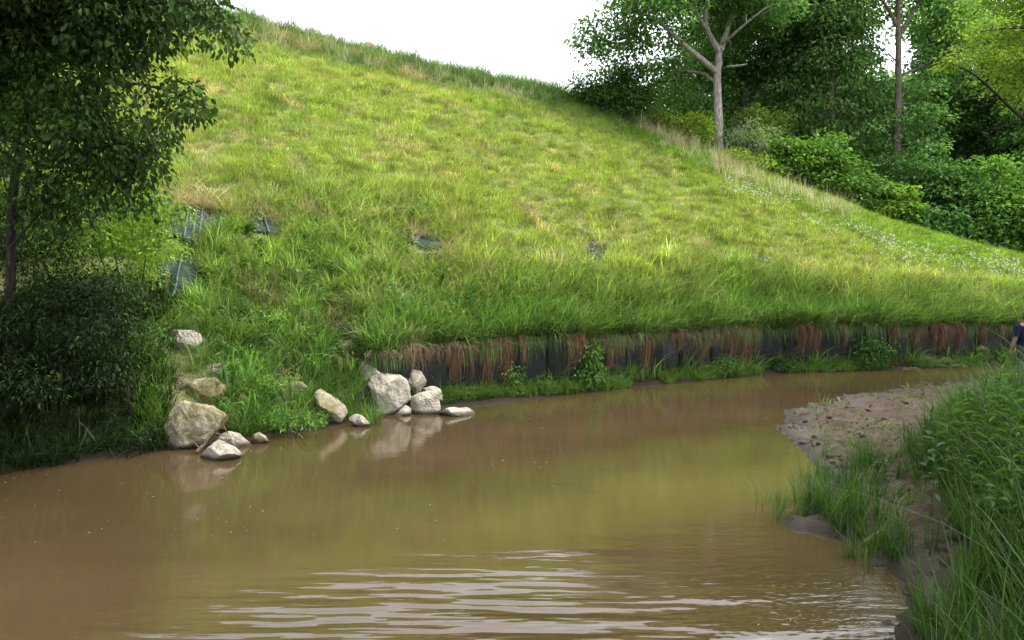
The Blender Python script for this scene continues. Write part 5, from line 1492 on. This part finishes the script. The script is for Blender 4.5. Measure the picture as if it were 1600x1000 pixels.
def tall_weed(name, base, h, n, L, label, c, alt, group=None, lean=(0, 0), whorl=False, aspect=.2):
    root = empty(name, base)
    top = np.array([lean[0], lean[1], h]); pts = bezier((0, 0, -.05), np.array([lean[0] * .2, lean[1] * .2, h * .6]), top, 9)
    mb = MB(); mb.tube(pts, np.linspace(.008, .003, 9), 6, (.07, .13, .03)); obj("stem", mb.mesh("stem", M_LEAF, True), root)
    f = np.linspace(.18, 1.0, n)
    q = np.array([np.interp(f, np.linspace(0, 1, 9), pts[:, k]) for k in range(3)]).T
    az = np.arange(n) * 2.4 + rng.uniform(0, 6)
    el = np.interp(f, [0, .8, 1], [.05, .45, 1.3]) + rng.normal(0, .15, n)
    dr = np.column_stack([np.cos(az) * np.cos(el), np.sin(az) * np.cos(el), np.sin(el)])
    Ls = L * np.interp(f, [0, .3, .75, 1], [.7, 1, .95, .5]) * rng.uniform(.85, 1.15, n)
    V, F, k = place_leaves(q, dr, np.tile([0, 0, 1.0], (n, 1)) + rng.normal(0, .15, (n, 3)), Ls, Ls * aspect, LEAF_LANCE)
    t = tint_arr(c, n, .15, alt, .4)
    obj("leaves", fast_mesh("leaves", V, F, [M_LEAF], np.repeat(t, k, axis=0)), root)
    tag(root, label, "weed", group)
    return root
# big-leaved weeds on the wall top
for px, h, c, lab in [(742, 1.05, (.035, .095, .026), "tall dark pointed-leaf weed above the second bundle on the wall top"), (720, .8, (.06, .15, .025), "leafy weed left of the tall dark weed on the wall top"),
                      (765, .8, (.05, .12, .03), "leafy weed right of the tall dark weed on the wall top"), (985, .62, (.028, .075, .02), "dark compact weed on the wall top above the bulging panel"), (880, .6, (.08, .18, .03), "bright weed on the wall top above the climbing weed"),
                      (860, .65, (.09, .19, .03), "pale green weed on the wall top left of the bright weed")]:
    s_ = wall_s(px) ; r_ = .35
    xy = st_to_xy(s_, tw(s_) + r_); z = float(hill_z(np.array([s_]), np.array([r_]))[0])
    tall_weed("wall_top_weed", (float(xy[0]), float(xy[1]), z), h, 44, .2, lab, c, tuple(np.array(c) * 1.4), "weeds on the wall top", (rng.normal(0, .06), -.1), aspect=.26)
# weeds on the right bank
WR = "pointed-leaf weeds on the right bank"
RW = [(1562, 545, 7.6, 1.45, "tallest light green pointed-leaf weed before the man's legs"), (1594, 552, 7.2, 1.5, "bright weed beside the man at the right edge"), (1535, 590, 7.8, 1.2, "pointed-leaf weed left of the tallest one"),
      (1585, 590, 6.6, 1.15, "wide-leaved weed below the man at the right edge"), (1500, 610, 8.3, 1.0, "weed at the inner side of the tall weeds by the mud bar"), (1545, 640, 6.8, .95, "shorter weed in front of the tallest weeds"),
      (1575, 650, 6.2, 1.0, "leafy weed low at the right edge under the wide-leaved one"), (1475, 620, 7.8, .9, "leftmost pointed-leaf weed at the mud bar's edge")]
for px, py, d, h, lab in RW:
    p = P(px, py, d); z = drop(p.x, p.y)
    tall_weed("pointed_leaf_weed", (p.x, p.y, z), max(.4, p.z - z), 40, .17, lab, (.05, .12, .02), (.10, .20, .03), WR, (rng.normal(0, .05), rng.normal(0, .05)), aspect=.2)
for px, py, d, h, lab in [(1450, 640, 8.2, .5, "dock with broad grey-green leaves beside the mud bar"), (1382, 745, 8.9, .3, "low broad-leaved dock on the mud by the water grass"), (1460, 660, 7.2, .6, "broad-leaved dock at the edge of the tall grass")]:
    p = P(px, py, d); z = drop(p.x, p.y)
    tall_weed("broad_leaf_dock", (p.x, p.y, z), max(.25, p.z - z), 12, .17, lab, (.04, .09, .026), (.07, .13, .045), "broad-leaved docks on the right bank", (.05, 0), aspect=.42)
# arching seed heads of the right bank grass
def grass_head(name, base, tip_, label):
    base = np.array(base); tip_ = np.array(tip_); root = empty(name, tuple(base)); v = tip_ - base
    mid = np.array([v[0] * .25, v[1] * .25, v[2] * 1.12]); pts = bezier((0, 0, 0), mid, v, 14)
    mb = MB(); mb.tube(pts, np.linspace(.006, .002, 14), 5, (.10, .15, .05)); obj("stalk", mb.mesh("stalk", M_LEAF, True), root)
    n = 46; f = rng.uniform(.78, 1.0, n); q = np.array([np.interp(f, np.linspace(0, 1, 14), pts[:, k]) for k in range(3)]).T
    q += rng.normal(0, .009, (n, 3))
    ax = pts[-1] - pts[-3]; ax /= np.linalg.norm(ax)
    dr = ax[None] + rng.normal(0, .5, (n, 3))
    V, F, k = place_leaves(q, dr, rng.normal(0, 1, (n, 3)), np.full(n, .034), np.full(n, .009), LEAF_RHOMB)
    obj("seed_head", fast_mesh("seed_head", V, F, [M_LEAF], np.repeat(tint_arr((.12, .14, .065), n, .15), k, axis=0)), root)
    tag(root, label, "seed head", "arching seed heads over the mud bar")
for bx_, by_, d, tx_, ty_, lab in [(1500, 680, 8, 1440, 560, "pale seed head arching furthest left over the mud bar"), (1530, 680, 7.8, 1470, 562, "seed head arching just right of the furthest one"), (1560, 690, 7.6, 1490, 572, "low drooping seed head over the creek bend"),
                                   (1570, 660, 7.6, 1530, 545, "upright seed head near the man's left side"), (1500, 700, 7.6, 1410, 577, "lowest seed head hanging over the water at the bend")]:
    p = P(bx_, by_, d); z = drop(p.x, p.y); grass_head("seed_stalk", (p.x, p.y, z), tuple(P(tx_, ty_, d)), lab)

# ------------------------------------------------------------------ the man at the right edge, seen from behind
def ring_loft(rings, n=18):
    """rings: (centre, rx, ry) -> V, F closed with caps"""
    V = []; F = []
    for c, rx, ry in rings:
        th = np.linspace(0, 2 * math.pi, n, endpoint=False)
        V.append(np.column_stack([c[0] + rx * np.cos(th), c[1] + ry * np.sin(th), np.full(n, c[2])]))
    m = len(rings)
    for i in range(m - 1):
        for j in range(n):
            k = (j + 1) % n; F.append((i * n + j, i * n + k, (i + 1) * n + k, (i + 1) * n + j))
    return np.concatenate(V), np.array(F)
def limb_loft(pts, rad, n=12, squash=1.0): return tube_arrays(pts, rad, n)

pd = 16.2
pp_ = P(1601, 560, pd); pz = drop(pp_.x, pp_.y)
man = empty("person", (pp_.x, pp_.y, pz), R(4))
head_top = P(1601, 486, pd).z - pz
K = head_top / 1.80
# one continuous body grown by a skin modifier from the pelvis
jt = {'pelvis': (0, 0, .96, .125), 'waist': (0, 0, 1.10, .13), 'chest': (0, .01, 1.32, .15), 'upper': (0, 0, 1.45, .105), 'neck': (0, 0, 1.53, .06), 'nape': (0, .012, 1.60, .064), 'skull': (0, .02, 1.70, .092), 'crown': (0, .015, 1.755, .07),
      'nose': (0, .125, 1.675, .016)}
for sgn, t_ in ((-1, 'l'), (1, 'r')):
    jt.update({'sh' + t_: (.19 * sgn, 0, 1.43, .066), 'el' + t_: (.265 * sgn, -.02, 1.15, .044), 'fa' + t_: (.275 * sgn, .03, 1.02, .042), 'wr' + t_: (.275 * sgn, .07, .905, .027), 'pa' + t_: (.275 * sgn, .085, .84, .035),
               'hip' + t_: (.095 * sgn, 0, .88, .095), 'kn' + t_: (.11 * sgn, .01, .50, .062), 'ca' + t_: (.115 * sgn, -.015, .36, .058), 'an' + t_: (.12 * sgn, -.01, .09, .042), 'to' + t_: (.13 * sgn, .13, .045, .038),
               'ear' + t_: (.088 * sgn, .005, 1.675, .016)})
    for fi, (dx, dl) in enumerate(((-.026, .085), (-.009, .098), (.009, .092), (.025, .075))):
        jt['f%d%s' % (fi, t_)] = (.275 * sgn + .004 * sgn, .085 - dx, .80, .0105)
        jt['g%d%s' % (fi, t_)] = (.270 * sgn, .098 - dx, .80 - dl * .5, .009)
        jt['h%d%s' % (fi, t_)] = (.258 * sgn, .105 - dx, .80 - dl * .9, .0075)
    jt['th' + t_] = (.255 * sgn, .125, .83, .012); jt['tj' + t_] = (.248 * sgn, .15, .785, .009)
ed = [('pelvis', 'waist'), ('waist', 'chest'), ('chest', 'upper'), ('upper', 'neck'), ('neck', 'nape'), ('nape', 'skull'), ('skull', 'crown'), ('skull', 'nose')]
for t_ in 'lr':
    ed += [('upper', 'sh' + t_), ('sh' + t_, 'el' + t_), ('el' + t_, 'fa' + t_), ('fa' + t_, 'wr' + t_), ('wr' + t_, 'pa' + t_), ('pelvis', 'hip' + t_), ('hip' + t_, 'kn' + t_), ('kn' + t_, 'ca' + t_), ('ca' + t_, 'an' + t_), ('an' + t_, 'to' + t_),
           ('skull', 'ear' + t_), ('pa' + t_, 'th' + t_), ('th' + t_, 'tj' + t_)]
    for fi in range(4): ed += [('pa' + t_, 'f%d%s' % (fi, t_)), ('f%d%s' % (fi, t_), 'g%d%s' % (fi, t_)), ('g%d%s' % (fi, t_), 'h%d%s' % (fi, t_))]
names = list(jt)
me = bpy.data.meshes.new("body"); me.from_pydata([tuple(np.array(jt[k][:3]) * K) for k in names], [(names.index(a), names.index(b)) for a, b in ed], [])
bo = obj("body", me, man)
sk = bo.modifiers.new("skin", 'SKIN'); sk.use_smooth_shade = True
for i, k in enumerate(names):
    v = me.skin_vertices[0].data[i]; v.radius = (jt[k][3] * K, jt[k][3] * K); v.use_root = (k == 'pelvis')
bo.modifiers.new("sub", 'SUBSURF').levels = 2; bo.modifiers["sub"].render_levels = 2
me.materials.append(M_SKIN)
def cloth(name, parts, mat):
    mb = MB()
    for V, F in parts: mb.add(np.asarray(V) * K, F)
    o = obj(name, mb.mesh(name, mat, True), man); return o
shirt = [ring_loft([((0, 0, .93), .178, .125), ((0, 0, .98), .182, .13), ((0, 0, 1.10), .180, .135), ((0, .0, 1.22), .19, .142), ((0, .0, 1.33), .205, .145), ((0, -.005, 1.42), .205, .125), ((0, -.005, 1.475), .150, .10), ((0, 0, 1.51), .085, .085), ((0, 0, 1.535), .075, .075)], 24)]
for sgn in (-1, 1):
    shirt.append(limb_loft([(.150 * sgn, 0, 1.45), (.20 * sgn, 0, 1.425), (.238 * sgn, -.008, 1.32), (.262 * sgn, -.018, 1.20)], [.07, .086, .080, .074], 14))
sh_o = cloth("shirt", shirt, M_NAVY); sh_o.modifiers.new("sub", 'SUBSURF').levels = 1
trs = [ring_loft([((0, 0, .80), .175, .125), ((0, 0, .88), .185, .135), ((0, 0, .96), .178, .128), ((0, 0, 1.0), .172, .122)], 20)]
for sgn in (-1, 1):
    trs.append(limb_loft([(.09 * sgn, 0, .88), (.10 * sgn, 0, .72), (.11 * sgn, .01, .50), (.115 * sgn, -.01, .30), (.12 * sgn, -.012, .07)], [.105, .103, .083, .076, .070], 14))
cloth("trousers", trs, M_GREYCLOTH)
bt = []
for sgn in (-1, 1): bt.append(limb_loft([(.12 * sgn, -.07, .05), (.12 * sgn, -.04, .06), (.125 * sgn, .06, .055), (.132 * sgn, .15, .045), (.135 * sgn, .19, .04)], [.02, .055, .052, .05, .02], 12))
cloth("boots", bt, M_BOOT)
hr = []
for j, z in enumerate(np.linspace(1.60, 1.795, 9)):
    f = (z - 1.60) / .195
    hr.append(((0, .0 - .012 * (1 - f), z), .092 * math.sqrt(max(.02, 1 - (max(0, f - .35) / .66) ** 2)) * (.78 + .22 * min(1, f * 3)), .105 * math.sqrt(max(.02, 1 - (max(0, f - .35) / .66) ** 2)) * (.70 + .30 * min(1, f * 3))))
V, F = ring_loft(hr, 18); V[:, 1] = np.minimum(V[:, 1], .085 - 0.25 * np.maximum(0, 1.72 - V[:, 2])); cloth("hair", [(V, F), ring_loft([((0, .0, 1.788), .03, .035), ((0, 0, 1.802), .004, .004)], 18)], M_HAIR)
mb = MB()
for i in range(4):
    mb.add(np.array([(.05 + .02 * i, -.128, 1.37 + .01 * (i % 2)), (.065 + .02 * i, -.126, 1.37), (.065 + .02 * i, -.124, 1.395), (.05 + .02 * i, -.126, 1.39)]) * K + np.array([0, -.028, 0]), np.array([(0, 1, 2, 3)]))
obj("shirt_print", mb.mesh("shirt_print", M_WHITE), man).modifiers.new("t", 'SOLIDIFY').thickness = .004
belt = cloth("belt", [ring_loft([((0, 0, .955), .186, .136), ((0, 0, .99), .186, .136)], 20)], M_BOOT)
tag(person := man, "man seen from behind in navy polo shirt and grey trousers at the right edge", "person")
